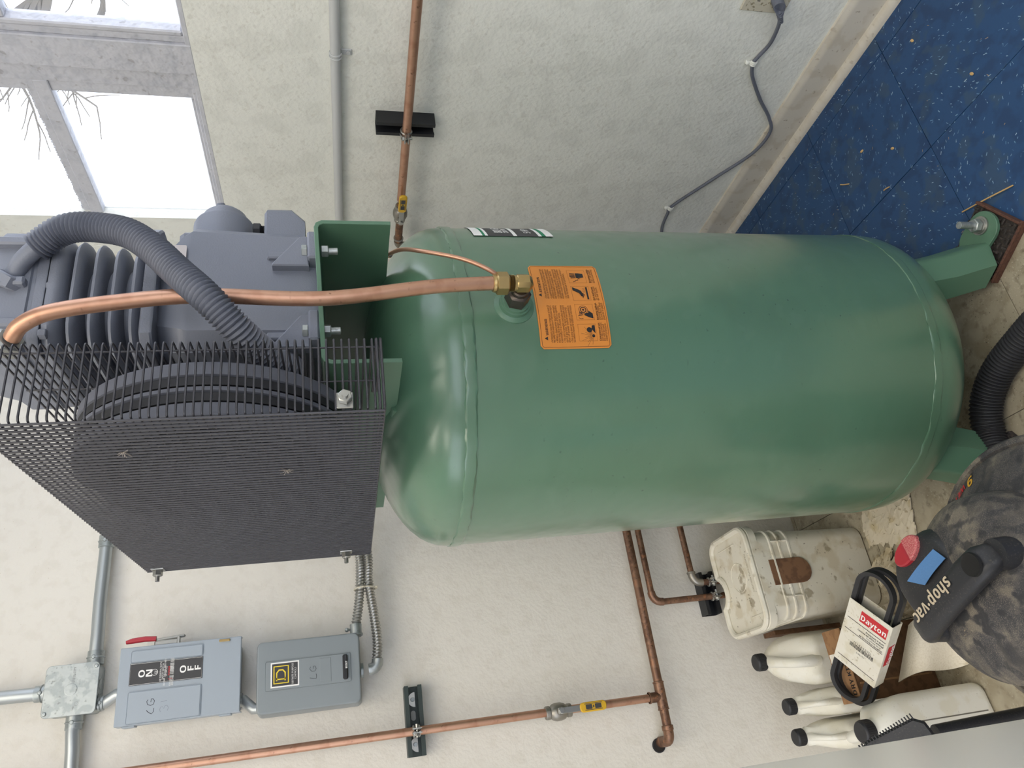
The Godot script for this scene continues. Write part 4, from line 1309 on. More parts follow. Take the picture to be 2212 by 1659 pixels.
func build_pipes() -> void:
	var zc := -1.868
	var R := 0.0111
	# --- main line along the back wall with riser, tee, valve, elbow into the wall
	var t := thing("air_line", "old copper air line along the wall with a riser, tee and yellow valve lever", "pipe", Vector3(0.073, 0.545, zc))
	var p := Mb.new()
	p.tube([Vector3(1.40, 0.545, zc), Vector3(0.1, 0.545, zc)], R, 16)
	obj("pipe", p, M.copper_old, t)
	var stub := Mb.new()
	stub.tube([Vector3(0.05, 0.545, zc), Vector3(0.0, 0.545, zc)], R, 16)
	obj("pipe", stub, M.copper_old, t)
	var el := Mb.new()
	el.tube([Vector3(0.006, 0.545, zc)] + bend(Vector3(0.0, 0.545, zc), Vector3(-0.027, 0.545, zc), Vector3(-0.027, 0.549, zc - 0.1), 0.024) + [Vector3(-0.027, 0.549, -1.93)], R + 0.0015, 16)
	collar(el, Vector3(0.008, 0.545, zc), Vector3.LEFT, R + 0.003, 0.012)
	obj("elbow", el, M.copper_old, t)
	obj("wall_sleeve", Mb.new().lathe([Vector2(0.0135, 0.0), Vector2(0.0165, 0.0), Vector2(0.017, 0.003), Vector2(0.0165, 0.005), Vector2(0.0135, 0.005), Vector2(0.0135, 0)], 24, stand(Vector3(-0.034, 0.555, WALL_Z - 0.001), Vector3.BACK)), M.black, t)
	obj("sleeve_filler", Mb.new().lathe([Vector2(0.0, 0.003), Vector2(0.0136, 0.0025), Vector2(0.0136, 0.0)], 20, stand(Vector3(-0.034, 0.555, WALL_Z), Vector3.BACK)), M.slab, t)
	var tee := Mb.new()
	tee.tube([Vector3(0.108, 0.545, zc), Vector3(0.042, 0.545, zc)], R + 0.0018, 16)
	tee.tube([Vector3(0.073, 0.545, zc), Vector3(0.073, 0.578, zc)], R + 0.001, 16)
	for q in [[Vector3(0.108, 0.545, zc), Vector3.LEFT], [Vector3(0.042, 0.545, zc), Vector3.RIGHT], [Vector3(0.073, 0.578, zc), Vector3.DOWN]]:
		collar(tee, q[0], q[1], R + 0.003, 0.004)
	obj("tee", tee, M.copper_old, t)
	var rz := Mb.new()
	rz.tube([Vector3(0.073, 0.57, zc), Vector3(0.073, 2.76, zc)], 0.0095, 16)
	obj("riser", rz, M.copper, t)
	ball_valve(t, Vector3(0.0715, 0.812, zc), Vector3.UP, Vector3.DOWN, Vector3.BACK, true)
	var st := strut_channel("dark green strut channel on the back wall under the grey control boxes", Vector3(0.097, 1.151, WALL_Z), Vector3.RIGHT, Vector3.BACK, 0.152, M.strut, [0.047, -0.05], [0.012])
	pipe_clamp(st, Vector3(0.073, 1.151, zc), Vector3.UP, Vector3.BACK, 0.0095)
	# --- two drain lines into the bucket
	var r2 := 0.0083
	var d1 := thing("drain_pipe", "thin copper drain pipe with a long drop, close under the main air line", "pipe", Vector3(0.3, 0.3, zc), "copper drain pipes above the bucket")
	var q1 := Mb.new()
	q1.tube([Vector3(0.95, 0.512, zc), Vector3(0.322, 0.512, zc)], r2, 14)
	q1.tube([Vector3(0.2985, 0.488, zc), Vector3(0.2985, 0.3, zc), Vector3(0.2985, 0.13, zc)], r2, 14)
	obj("pipe", q1, M.copper_old, d1)
	var e1 := Mb.new()
	e1.tube(bend(Vector3(0.4, 0.512, zc), Vector3(0.2985, 0.512, zc), Vector3(0.2985, 0.4, zc), 0.028), r2 + 0.002, 14)
	obj("elbow", e1, M.copper_old, d1)
	var d2 := thing("drain_pipe", "thin copper drain pipe with a short drop, lower of the two over the bucket", "pipe", Vector3(0.34, 0.3, zc), "copper drain pipes above the bucket")
	var q2 := Mb.new()
	q2.tube([Vector3(0.95, 0.386, zc), Vector3(0.36, 0.386, zc)], r2, 14)
	q2.tube([Vector3(0.337, 0.364, zc), Vector3(0.337, 0.3, zc), Vector3(0.337, 0.13, zc)], r2, 14)
	obj("pipe", q2, M.copper_old, d2)
	var e2 := Mb.new()
	e2.tube(bend(Vector3(0.4, 0.386, zc), Vector3(0.337, 0.386, zc), Vector3(0.337, 0.3, zc), 0.026), r2 + 0.002, 14)
	collar(e2, Vector3(0.368, 0.386, zc), Vector3.LEFT, r2 + 0.0035, 0.006)
	obj("elbow", e2, M.solder, d2)
	var s2 := strut_channel("black strut channel holding the drain pipes beside the bucket lid", Vector3(0.312, 0.336, WALL_Z), Vector3.RIGHT, Vector3.BACK, 0.112, M.strut_black, [], [-0.04])
	pipe_clamp(s2, Vector3(0.2985, 0.336, zc), Vector3.UP, Vector3.BACK, r2)
	pipe_clamp(s2, Vector3(0.3365, 0.336, zc), Vector3.UP, Vector3.BACK, r2)
	# --- window wall: copper line with two valves
	var xw := 1.408
	var w := thing("air_line", "copper air line across the window wall with a yellow valve lever", "pipe", Vector3(xw, 1.11, -1.0))
	obj("pipe", Mb.new().tube([Vector3(xw, 1.122, -0.2), Vector3(xw, 1.112, -1.6)], R, 16), M.copper, w)
	obj("pipe", Mb.new().tube([Vector3(xw, 1.111, -1.62), Vector3(xw, 1.109, -1.79)], R, 16), M.copper_old, w)
	ball_valve(w, Vector3(xw, 1.111, -1.655), Vector3.FORWARD, Vector3.BACK, Vector3.LEFT, true)
	var e3 := Mb.new()
	e3.tube(bend(Vector3(xw, 1.109, -1.75), Vector3(xw, 1.109, -1.805), Vector3(xw, 1.0, -1.805), 0.026), R + 0.002, 14)
	collar(e3, Vector3(xw, 1.109, -1.765), Vector3.FORWARD, R + 0.0035, 0.006)
	obj("elbow", e3, M.solder, w)
	obj("pipe", Mb.new().tube([Vector3(xw, 1.085, -1.805), Vector3(xw, 0.57, -1.82), Vector3(xw, 0.545, -1.868)], R, 14), M.copper_old, w)
	ball_valve(w, Vector3(xw, 1.045, -1.805), Vector3.UP, Vector3.UP, Vector3.LEFT, true)
	var ct := Mb.new()
	ct.box(Vector3(xw - 0.0165, 1.055, -1.79), Vector3(0.001, 0.03, 0.05), 0.0003)
	obj("paper_tag", ct, M.paper, w)
	var s3 := strut_channel("black strut channel upright on the window wall behind the copper line", Vector3(WALL_X, 1.115, -1.352), Vector3.UP, Vector3.LEFT, 0.146, M.strut_black, [], [])
	pipe_clamp(s3, Vector3(xw, 1.115, -1.352), Vector3.BACK, Vector3.LEFT, R)
	# --- grey conduit on the window wall
	var e := thing("conduit", "grey painted conduit running across the window wall above the copper line", "conduit", Vector3(WALL_X - 0.013, 1.284, -1.0))
	obj("conduit_tube", Mb.new().tube([Vector3(WALL_X - 0.0125, 1.291, -0.2), Vector3(WALL_X - 0.0125, 1.284, -1.0), Vector3(WALL_X - 0.0125, 1.279, -1.92)], 0.0117, 16), M.emt_paint, e)
	var sp := Mb.new()
	for z in [-1.172, -1.163]:
		var pts := []
		for i in range(11):
			var an := -0.5 + (PI + 0.5) * i / 10
			pts.append(Vector3(WALL_X - 0.0125, 1.283, z) + Vector3(-sin(an), cos(an), 0) * 0.0128)
		sp.tube(pts, 0.002, 6)
	sp.box(Vector3(WALL_X - 0.0015, 1.259, -1.1665), Vector3(0.003, 0.025, 0.015), 0.001)
	hexnut(sp, Vector3(WALL_X - 0.003, 1.2545, -1.1665), Vector3.LEFT, 0.009, 0.004)
	obj("strap", sp, M.emt_paint, e)

# ---------------------------------------------------------------- electrical boxes on the back wall
func screw(mb: Mb, at: Vector3, n: Vector3, r := 0.0045) -> void:
	mb.lathe([Vector2(0, 0.003), Vector2(r * 0.7, 0.0026), Vector2(r, 0.0008), Vector2(r, 0)], 12, stand(at, n))

func emt(label: String, pts: Array, r: float, collars: Array) -> void:
	var t := thing("conduit", label, "conduit", pts[0])
	obj("conduit_tube", Mb.new().tube(pts, r, 18), M.emt, t)
	for c in collars:
		var mb := Mb.new()
		collar(mb, c[0], c[1], r + 0.003, c[2])
		mb.lathe([Vector2(r + 0.004, c[2] * 0.45), Vector2(r + 0.005, c[2] * 0.5), Vector2(r + 0.004, c[2] * 0.55)], 18, stand(c[0], c[1]))
		screw(mb, c[0] + c[1] * c[2] * 0.5 + Vector3(0, 0, r + 0.003), Vector3.BACK)
		obj("coupling", mb, M.zinc, t)

func build_boxes() -> void:
	var JZ := -1.868
	# junction box
	var j := thing("junction_box", "square galvanized junction box with a blank cover where the conduits meet", "junction box", Vector3(0.25, 1.834, WALL_Z))
	obj("box_body", Mb.new().prism(rrect(0.1, 0.1, 0.01, 4), 0.052, Transform3D(Basis.IDENTITY, Vector3(0.25, 1.884, WALL_Z)), 0.001), M.zinc, j)
	var cv := Mb.new()
	cv.prism(rrect(0.106, 0.106, 0.01, 4), 0.003, Transform3D(Basis.IDENTITY, Vector3(0.25, 1.884, JZ - 0.005)), 0.001)
	var cover := obj("cover", cv, M.zinc, j)
	obj("knockout", Mb.new().lathe([Vector2(0.0115, 0.0), Vector2(0.0125, 0.0008), Vector2(0.0115, 0.0012), Vector2(0.0, 0.0006)], 24, stand(Vector3(0.25, 1.884, JZ - 0.002), Vector3.BACK)), M.zinc, cover)
	var em := Mb.new()
	var jf := on_plane(Vector3(0.25, 1.884, JZ - 0.0017), Vector3.RIGHT, Vector3.UP)
	em.text("STEEL CITY", 0.0045, Vector2(0.03, -0.004), jf, bold)
	em.stroke(ngon(14, 0.004, Vector2(-0.03, -0.014)), 0.0006, jf, true)
	obj("stamping", em, mat_once("stamp", S(130, 134, 134)), cover)
	for q in [Vector2(0.044, -0.046), Vector2(-0.044, 0.046)]:
		var sc := Mb.new()
		screw(sc, Vector3(0.25 + q.x, 1.884 + q.y, JZ - 0.002), Vector3.BACK)
		obj("screw", sc, M.zinc, cover)
	var ko := Mb.new()
	for q in [[0.228, -0.005], [0.258, -0.005]]:
		ko.lathe([Vector2(0.011, 0.0), Vector2(0.012, 0.001), Vector2(0.011, 0.0014), Vector2(0.0, 0.0008)], 20, stand(Vector3(q[0], 1.834, -1.898), Vector3.DOWN))
	for q in [1.872, 1.902]: ko.lathe([Vector2(0.011, 0.0), Vector2(0.012, 0.001), Vector2(0.011, 0.0014), Vector2(0.0, 0.0008)], 20, stand(Vector3(0.3, q, -1.898), Vector3.RIGHT))
	obj("knockout", ko, M.zinc, j)
	var cz := -1.898
	emt("wide steel conduit running from the junction box to behind the belt guard", [Vector3(0.302, 1.848, cz + 0.005), Vector3(0.36, 1.848, cz + 0.008), Vector3(0.44, 1.852, cz + 0.004), Vector3(0.56, 1.853, cz), Vector3(1.4, 1.853, cz)], 0.0142, [[Vector3(0.3, 1.848, cz + 0.004), Vector3.RIGHT, 0.03], [Vector3(0.567, 1.853, cz), Vector3.RIGHT, 0.03]])
	emt("steel conduit rising from the top of the junction box to the ceiling", [Vector3(0.252, 1.93, cz), Vector3(0.252, 2.0, cz + 0.006), Vector3(0.254, 2.1, cz + 0.003), Vector3(0.254, 2.76, cz)], 0.0142, [[Vector3(0.252, 1.934, cz), Vector3.UP, 0.028]])
	emt("steel conduit leaving the junction box towards the door post", [Vector3(0.2, 1.878, cz), Vector3(0.165, 1.878, cz + 0.004), Vector3(0.13, 1.874, cz + 0.004), Vector3(0.09, 1.873, cz), Vector3(-0.107, 1.873, cz)], 0.0138, [[Vector3(0.2, 1.878, cz), Vector3.LEFT, 0.03]])
	emt("short offset steel nipple between the junction box and the safety switch", [Vector3(0.218, 1.836, cz), Vector3(0.218, 1.822, cz), Vector3(0.231, 1.795, cz + 0.012), Vector3(0.231, 1.77, cz + 0.012)], 0.0125, [[Vector3(0.218, 1.834, cz), Vector3.DOWN, 0.012]])
	# safety switch
	var s := thing("safety_switch", "pale grey safety switch box with a side handle and black on off plate", "switch box", Vector3(0.237, 1.53, WALL_Z))
	var F := -1.82
	obj("box_body", bar(Mb.new(), 0.168, 0.308, 1.54, 1.768, WALL_Z, F - 0.004, 0.002), M.grey_box, s)
	var d := Mb.new()
	bar(d, 0.158, 0.316, 1.53, 1.779, F - 0.006, F, 0.0015)
	bar(d, 0.158, 0.161, 1.53, 1.779, F - 0.035, F - 0.004, 0.001)
	bar(d, 0.313, 0.316, 1.53, 1.779, F - 0.02, F - 0.004, 0.001)
	var door := obj("door", d, M.grey_box, s)
	# pressed panels either side of the plate
	for q in [[0.192, 0.064], [0.2955, 0.025]]:
		var pn := Mb.new()
		pn.prism(rrect(q[1], 0.146, 0.004), 0.0028, Transform3D(Basis.IDENTITY, Vector3(q[0], 1.683, F)), 0.0022)
		obj("pressed_panel", pn, M.grey_box, door)
	for y in [1.561, 1.752]:
		obj("hinge", bar(Mb.new(), 0.1545, 0.1585, y - 0.0125, y + 0.0125, F - 0.028, F - 0.004, 0.001), M.grey_box, door)
	var pl := obj("legend_plate", bar(Mb.new(), 0.2362, 0.2812, 1.6095, 1.7565, F, F + 0.0016, 0.0004), M.ink_dark, door)
	pl.set_meta("label", "black legend plate lettered ON and OFF")
	var lf := on_plane(Vector3(0.2587, 1.683, F + 0.0019), Vector3.RIGHT, Vector3.UP)
	var lt := Mb.new()
	lt.stroke(PackedVector2Array([Vector2(-0.0212, -0.0722), Vector2(0.0212, -0.0722), Vector2(0.0212, 0.0722), Vector2(-0.0212, 0.0722)]), 0.0005, lf, true)
	for q in [["O", 0.049], ["N", 0.034], ["O", -0.034], ["F", -0.0495], ["F", -0.064]]:
		lt.text(q[0], 0.0125, Vector2(0.0, q[1]), lf, bold, 0.0, 1.35)
	lt.stroke(ngon(24, 0.0062, Vector2(0.0, 0.0235)), 0.0008, lf, true)
	lt.text("GE", 0.0055, Vector2(0.0, 0.0208), lf, sans, 0.0, 0.8)
	lt.text("GE GENERAL DUTY", 0.0031, Vector2(0.0, 0.0115), lf, sans, 0.0, 1.0)
	lt.text("SAFETY SWITCH", 0.0031, Vector2(0.0, 0.0068), lf, sans, 0.0, 1.0)
	lt.text("30 AMP 240 VAC MAX 60 HZ", 0.0016, Vector2(0.0, 0.003), lf, sans)
	lt.text("HP RATED", 0.0014, Vector2(0.0, 0.0002), lf, sans)
	for i in range(3):
		lt.text("DISCONNECT POWER", 0.0012, Vector2(-0.008, -0.0088 - i * 0.0024), lf, sans)
		lt.text("DEBRANCHER AVANT", 0.0012, Vector2(0.0095, -0.0088 - i * 0.0024), lf, sans)
	obj("lettering", lt, M.ink_white, door)
	var rd := Mb.new()
	rd.stroke(PackedVector2Array([Vector2(-0.016, -0.0045), Vector2(-0.0185, -0.0085), Vector2(-0.015, -0.0085), Vector2(-0.0175, -0.0135)]), 0.0011, lf)
	rd.text("DANGER", 0.0019, Vector2(0.0, -0.0055), lf, bold)
	obj("lettering", rd, M.ink_red, door)
	var hw := Mb.new()
	var hf := on_plane(Vector3(0.188, 1.7085, F + 0.003), Vector3.RIGHT, Vector3.UP)
	hw.stroke(PackedVector2Array([Vector2(-0.0045, 0.0085), Vector2(-0.009, 0.004), Vector2(-0.0125, -0.002), Vector2(-0.0085, -0.0055), Vector2(-0.0035, -0.006), Vector2(-0.0015, -0.006)]), 0.0011, hf)
	hw.stroke(PackedVector2Array([Vector2(0.0165, 0.0065), Vector2(0.013, 0.009), Vector2(0.007, 0.007), Vector2(0.0045, 0.001), Vector2(0.0065, -0.005), Vector2(0.013, -0.0062), Vector2(0.0175, -0.003), Vector2(0.0175, 0.0005), Vector2(0.011, 0.0008)]), 0.0011, hf)
	obj("handwriting", hw, M.ink_black, door)
	var hp := Mb.new()
	var h2 := on_plane(Vector3(0.188, 1.682, F + 0.003), Vector3.RIGHT, Vector3.UP)
	hp.stroke(PackedVector2Array([Vector2(-0.011, 0.007), Vector2(-0.006, 0.009), Vector2(-0.001, 0.007), Vector2(-0.001, 0.003), Vector2(-0.005, 0.0008), Vector2(0.0, -0.001), Vector2(0.001, -0.005), Vector2(-0.004, -0.0085), Vector2(-0.01, -0.006)]), 0.0007, hp_map(h2))
	hp.stroke(PackedVector2Array([Vector2(0.009, 0.008), Vector2(0.0105, -0.0045)]), 0.0007, h2)
	obj("handwriting", hp, M.ink_pencil, door)
	obj("latch_tab", bar(Mb.new(), 0.3075, 0.3125, 1.554, 1.577, F, F + 0.004, 0.001), M.brass, door)
	var hb := Mb.new()
	hb.box(Vector3(0.321, 1.69, F - 0.025), Vector3(0.012, 0.05, 0.03), 0.003)
	hb.box(Vector3(0.331, 1.682, F - 0.018), Vector3(0.006, 0.06, 0.012), 0.002, Basis(Vector3.BACK, 0.08))
	hb.box(Vector3(0.322, 1.664, F - 0.012), Vector3(0.02, 0.006, 0.012), 0.001)
	var handle := obj("handle", hb, M.steel, s)
	var gp := Mb.new()
	gp.tube([Vector3(0.332, 1.712, F - 0.016), Vector3(0.3335, 1.735, F - 0.015), Vector3(0.332, 1.76, F - 0.015), Vector3(0.33, 1.773, F - 0.015)], [0.0055, 0.006, 0.006, 0.004], 10)
	obj("grip", gp, M.red, handle).set_meta("label", "red handle grip")
	# offset nipple to the starter
	emt("short bent steel nipple between the safety switch and the starter box", [Vector3(0.186, 1.542, -1.87), Vector3(0.186, 1.53, -1.87), Vector3(0.163, 1.505, -1.862), Vector3(0.163, 1.485, -1.862)], 0.0115, [[Vector3(0.186, 1.54, -1.87), Vector3.DOWN, 0.01]])
	# starter box
	var b := thing("starter_box", "darker grey motor starter box with a yellow bordered label and reset bar", "control box", Vector3(0.222, 1.27, WALL_Z))
	var bm := Mb.new()
	bm.prism(rrect(0.15, 0.224, 0.012, 4), 0.03, Transform3D(Basis.IDENTITY, Vector3(0.221, 1.383, WALL_Z)), 0.002)
	obj("box_body", bm, M.grey_dark, b)
	var lid := Mb.new()
	var rings := []
	for q in [[0.154, 0.228, -1.892, 0.012], [0.156, 0.23, -1.888, 0.012], [0.153, 0.226, -1.828, 0.012], [0.149, 0.222, -1.8215, 0.012], [0.143, 0.216, -1.82, 0.01]]:
		var ring := PackedVector3Array()
		for v in rrect(q[0], q[1], q[3], 5): ring.append(Vector3(0.221 + v.x, 1.384 + v.y, q[2]))
		rings.append(ring)
	lid.loft(rings)
	var cov := obj("cover", lid, M.grey_dark, b)
	var rp := Mb.new()
	rp.prism(rrect(0.062, 0.186, 0.003), 0.002, Transform3D(Basis.IDENTITY, Vector3(0.2225, 1.385, F)), 0.0016)
	obj("raised_panel", rp, M.grey_dark, cov)
	var cf := on_plane(Vector3(0.2233, 1.436, F + 0.0026), Vector3.RIGHT, Vector3.UP)
	var wl := obj("label_border", bar(Mb.new(), 0.1968, 0.2498, 1.4055, 1.4665, F + 0.0014, F + 0.0022, 0.0002), M.ink_white, cov)
	wl.set_meta("label", "square label with a yellow square emblem on black")
	obj("label_field", Mb.new().fill(PackedVector2Array([Vector2(-0.0235, -0.0275), Vector2(0.0235, -0.0275), Vector2(0.0235, 0.0275), Vector2(-0.0235, 0.0275)]), cf), M.ink_dark, cov)
	var cf2 := on_plane(Vector3(0.2233, 1.436, F + 0.003), Vector3.RIGHT, Vector3.UP)
	var yl := Mb.new()
	var sq := func(h: float, c: Vector2) -> PackedVector2Array: return PackedVector2Array([c + Vector2(-h, -h * 0.86), c + Vector2(h, -h * 0.86), c + Vector2(h, h * 0.86), c + Vector2(-h, h * 0.86)])
	yl.stroke(sq.call(0.0178, Vector2(0, 0.008)), 0.0028, cf2, true)
	var dd := PackedVector2Array([Vector2(-0.0095, -0.0005), Vector2(0.004, -0.0005), Vector2(0.0098, 0.0045), Vector2(0.0098, 0.0125), Vector2(0.004, 0.0175), Vector2(-0.0095, 0.0175)])
	yl.stroke(dd, 0.003, cf2, true)
	yl.stroke(PackedVector2Array([Vector2(-0.0128, 0.0175), Vector2(-0.006, 0.0175)]), 0.003, cf2)
	yl.stroke(PackedVector2Array([Vector2(-0.0128, -0.0005), Vector2(-0.006, -0.0005)]), 0.003, cf2)
	obj("emblem", yl, M.ink_yellow, cov)
	var wt := Mb.new()
	wt.text("DEFINITE PURPOSE", 0.0038, Vector2(0, -0.0165), cf2, sans, 0.0, 0.95)
	wt.text("CONTROLS", 0.0038, Vector2(0, -0.0225), cf2, sans, 0.0, 0.95)
	obj("lettering", wt, M.ink_white, cov)
	var hg := Mb.new()
	var gf := on_plane(Vector3(0.2205, 1.375, F + 0.0026), Vector3.RIGHT, Vector3.UP)
	hg.stroke(PackedVector2Array([Vector2(-0.0115, 0.0075), Vector2(-0.0135, 0.0), Vector2(-0.0145, -0.006), Vector2(-0.009, -0.0072), Vector2(-0.004, -0.0062)]), 0.001, gf)
	hg.stroke(PackedVector2Array([Vector2(0.012, 0.006), Vector2(0.007, 0.0075), Vector2(0.002, 0.003), Vector2(0.002, -0.0035), Vector2(0.007, -0.0065), Vector2(0.0125, -0.004), Vector2(0.0125, 0.0), Vector2(0.0075, 0.0)]), 0.001, gf)
	obj("handwriting", hg, mat_once("ink_grey", S(60, 64, 68)), cov)
	obj("blank_plate", bar(Mb.new(), 0.197, 0.248, 1.336, 1.3605, F + 0.001, F + 0.0028, 0.0006), M.grey_dark, cov)
	var bt := Mb.new()
	bt.box(Vector3(0.2235, 1.3045, F + 0.005), Vector3(0.0535, 0.0115, 0.011), 0.003)
	var rb := obj("reset_bar", bt, M.black, cov)
	rb.set_meta("label", "black reset bar")
	var rt := Mb.new()
	var rf := on_plane(Vector3(0.2235, 1.302, F + 0.0109), Vector3.RIGHT, Vector3.UP)
	rt.text("RESET", 0.0042, Vector2(0.004, 0.0), rf, bold)
	obj("lettering", rt, M.ink_white, cov)
	var sc := Mb.new()
	screw(sc, Vector3(0.2235, 1.27, -1.862), Vector3.DOWN)
	obj("screw", sc, M.zinc, cov)
	# flexible metal conduits
	var f1 := thing("flexible_conduit", "ribbed flexible metal conduit leaving the side of the starter box", "conduit", Vector3(0.298, 1.276, -1.872), "flexible metal conduits from the starter box")
	obj("ribbed_tube", ribbed(Mb.new(), curve([Vector3(0.322, 1.2765, -1.872), Vector3(0.37, 1.268, -1.87), Vector3(0.43, 1.262, -1.868), Vector3(0.5, 1.264, -1.86), Vector3(0.58, 1.3, -1.8), Vector3(0.64, 1.38, -1.62), Vector3(0.66, 1.42, -1.52)], 10), 0.0092, 0.0122, 0.0072, 14), M.steel, f1)
	var c1 := Mb.new()
	collar(c1, Vector3(0.295, 1.277, -1.872), Vector3.RIGHT, 0.014, 0.03)
	collar(c1, Vector3(0.297, 1.277, -1.872), Vector3.RIGHT, 0.0165, 0.006)
	c1.tube([Vector3(0.312, 1.277, -1.872), Vector3(0.312, 1.296, -1.866)], 0.003, 8)
	c1.ball(Vector3(0.312, 1.298, -1.866), Vector3(0.0052, 0.0052, 0.0052), 10, 6)
	obj("connector", c1, M.zinc, f1)
	var f2 := thing("flexible_conduit", "ribbed flexible metal conduit curling under the bottom of the starter box", "conduit", Vector3(0.22, 1.25, -1.872), "flexible metal conduits from the starter box")
	obj("ribbed_tube", ribbed(Mb.new(), curve([Vector3(0.242, 1.231, -1.868), Vector3(0.28, 1.228, -1.866), Vector3(0.34, 1.233, -1.866), Vector3(0.42, 1.242, -1.866), Vector3(0.5, 1.243, -1.855), Vector3(0.58, 1.28, -1.79), Vector3(0.67, 1.38, -1.6), Vector3(0.69, 1.42, -1.52)], 10), 0.0092, 0.0122, 0.0072, 14), M.steel, f2)
	var c2 := Mb.new()
	c2.tube(bend(Vector3(0.218, 1.275, -1.872), Vector3(0.218, 1.229, -1.87), Vector3(0.25, 1.23, -1.868), 0.022), 0.0135, 14)
	collar(c2, Vector3(0.218, 1.27, -1.872), Vector3.DOWN, 0.0165, 0.007)
	obj("connector", c2, M.zinc, f2)
	var ti := Mb.new()
	var loop := []
	for i in range(17):
		var an := TAU * i / 16
		loop.append(Vector3(0.405 + 0.003 * sin(an), 1.2515 + cos(an) * 0.026, -1.867 + sin(an) * 0.0145))
	ti.tube(loop, 0.0022, 6)
	ti.box(Vector3(0.405, 1.224, -1.86), Vector3(0.007, 0.006, 0.006), 0.001)
	whole("cable_tie", ti, M.bone, "pale cable tie holding the two ribbed conduits together", "cable tie")

func hp_map(f: Callable) -> Callable:
	return f

# ---------------------------------------------------------------- shop vacuum
func build_vacuum() -> void:
	var V := Vector3(0.122, 0, -0.9)
	var v := thing("shop_vacuum", "dusty black shop vacuum with red switch and a lettered top handle, beside the tank", "vacuum", V)
	var xf := Transform3D(Basis.IDENTITY, V)
	obj("drum", Mb.new().lathe([Vector2(0, 0.06), Vector2(0.15, 0.06), Vector2(0.165, 0.07), Vector2(0.182, 0.27), Vector2(0.186, 0.28), Vector2(0, 0.28)], 48, xf), M.vac, v)
	for k in range(4):
		var an := 0.6 + TAU * k / 4
		var d := Vector3(cos(an), 0, sin(an))
		var cm := Mb.new()
		cm.box(V + d * 0.165 + Vector3(0, 0.068, 0), Vector3(0.06, 0.024, 0.05), 0.006, Basis(Vector3.UP, -an))
		cm.lathe([Vector2(0, -0.011), Vector2(0.02, -0.011), Vector2(0.024, -0.006), Vector2(0.024, 0.006), Vector2(0.02, 0.011), Vector2(0, 0.011)], 18, stand(V + d * 0.175 + Vector3(0, 0.0245, 0), Vector3(-d.z, 0, d.x)))
		cm.tube([V + d * 0.172 + Vector3(0, 0.024, 0), V + d * 0.172 + Vector3(0, 0.06, 0)], 0.006, 8)
		obj("caster", cm, M.rubber, v)
	# lid: rolled rim, steep flank and low shoulder
	var lid := Mb.new()
	lid.lathe([Vector2(0.186, 0.272), Vector2(0.202, 0.274), Vector2(0.206, 0.28), Vector2(0.206, 0.296), Vector2(0.202, 0.303), Vector2(0.195, 0.304), Vector2(0.192, 0.301), Vector2(0.1895, 0.3045), Vector2(0.186, 0.3095), Vector2(0.17, 0.322), Vector2(0.141, 0.341), Vector2(0.11, 0.352), Vector2(0, 0.356)], 72, xf)
	var lidm := obj("lid", lid, M.dust, v)
	# motor housing: round dome, its handle running across
	var hd := Vector3(-0.372, 0, -0.928).normalized()     # along the handle, away from the camera
	var hs := Vector3(-hd.z, 0, hd.x)                       # across it, towards the tank
	var C := Vector3(0.118, 0, -0.93)
	var hm := Mb.new()
	hm.lathe([Vector2(0.139, 0.325), Vector2(0.138, 0.365), Vector2(0.133, 0.388), Vector2(0.122, 0.403), Vector2(0.104, 0.415), Vector2(0.08, 0.423), Vector2(0.05, 0.428), Vector2(0.0, 0.43)], 64, Transform3D(Basis.IDENTITY, C))
	var house := obj("motor_housing", hm, M.dust, v)
	# switch pod reaching out behind the handle, with its two-part rocker
	var pc := Vector3(0.152, 0, -1.0)
	var pring := func(y: float, k: float) -> PackedVector3Array:
		var o := PackedVector3Array()
		for q in rrect(0.138 * k, 0.15 * k, 0.058 * k, 8): o.append(pc + Vector3(q.x * 0.93 + q.y * 0.36, y, q.y * 0.93 - q.x * 0.36) * Vector3(1, 0, 1) + Vector3.UP * y)
		return o
	var pm := Mb.new()
	pm.loft([pring.call(0.29, 0.98), pring.call(0.36, 1.0), pring.call(0.395, 0.985), pring.call(0.413, 0.95), pring.call(0.424, 0.88), pring.call(0.43, 0.78), pring.call(0.432, 0.5), pring.call(0.432, 0.1)])
	var pod := obj("switch_pod", pm, M.vac, v)
	var rc := Vector3(0.1985, 0.431, -1.014)
	var la := Vector3(0.024, -0.003, 0.0595).normalized()
	var n := Vector3(0.22, 0.97, 0.02)
	n = (n - la * la.dot(n)).normalized()
	var lb := n.cross(la).normalized()
	for sgn in [1.0, -1.0]:
		var poly := PackedVector2Array()
		for i in range(11):
			var an := PI * i / 10 - PI / 2
			poly.append(Vector2(sgn * (0.0006 + 0.0325 * cos(an)), 0.019 * sin(an) * (1.0 if sgn > 0 else 0.97)))
		var rm := Mb.new()
		rm.prism(poly, 0.012, Transform3D(Basis(la, lb, n), rc - n * (0.006 if sgn > 0 else 0.0075)), 0.0022)
		obj("rocker", rm, M.red_dusty if sgn > 0 else M.red, pod)
	# painter's tape beside the handle
	var tp := Mb.new()
	var trings := []
	for i in range(9):
		var t := float(i) / 8
		var a := Vector3(0.187, 0.4335, -0.959).lerp(Vector3(0.156, 0.4345, -1.035), t)
		var b := Vector3(0.168, 0.436, -0.94).lerp(Vector3(0.142, 0.4355, -1.0), t)
		var bow := Vector3(0, 0.0025 * sin(PI * t), 0)
		trings.append(PackedVector3Array([a + bow, b + bow, b + bow - Vector3(0, 0.0008, 0), a + bow - Vector3(0, 0.0008, 0)]))
	tp.loft(trings)
	obj("tape_strip", tp, M.tape, v).set_meta("label", "strip of blue painter's tape")
	# handle: a thick bar with a hanging hole, lettered along its top
	var A := Vector3(0.152, 0.449, -0.852)
	var B := Vector3(0.0775, 0.446, -1.038)
	var hrings := []
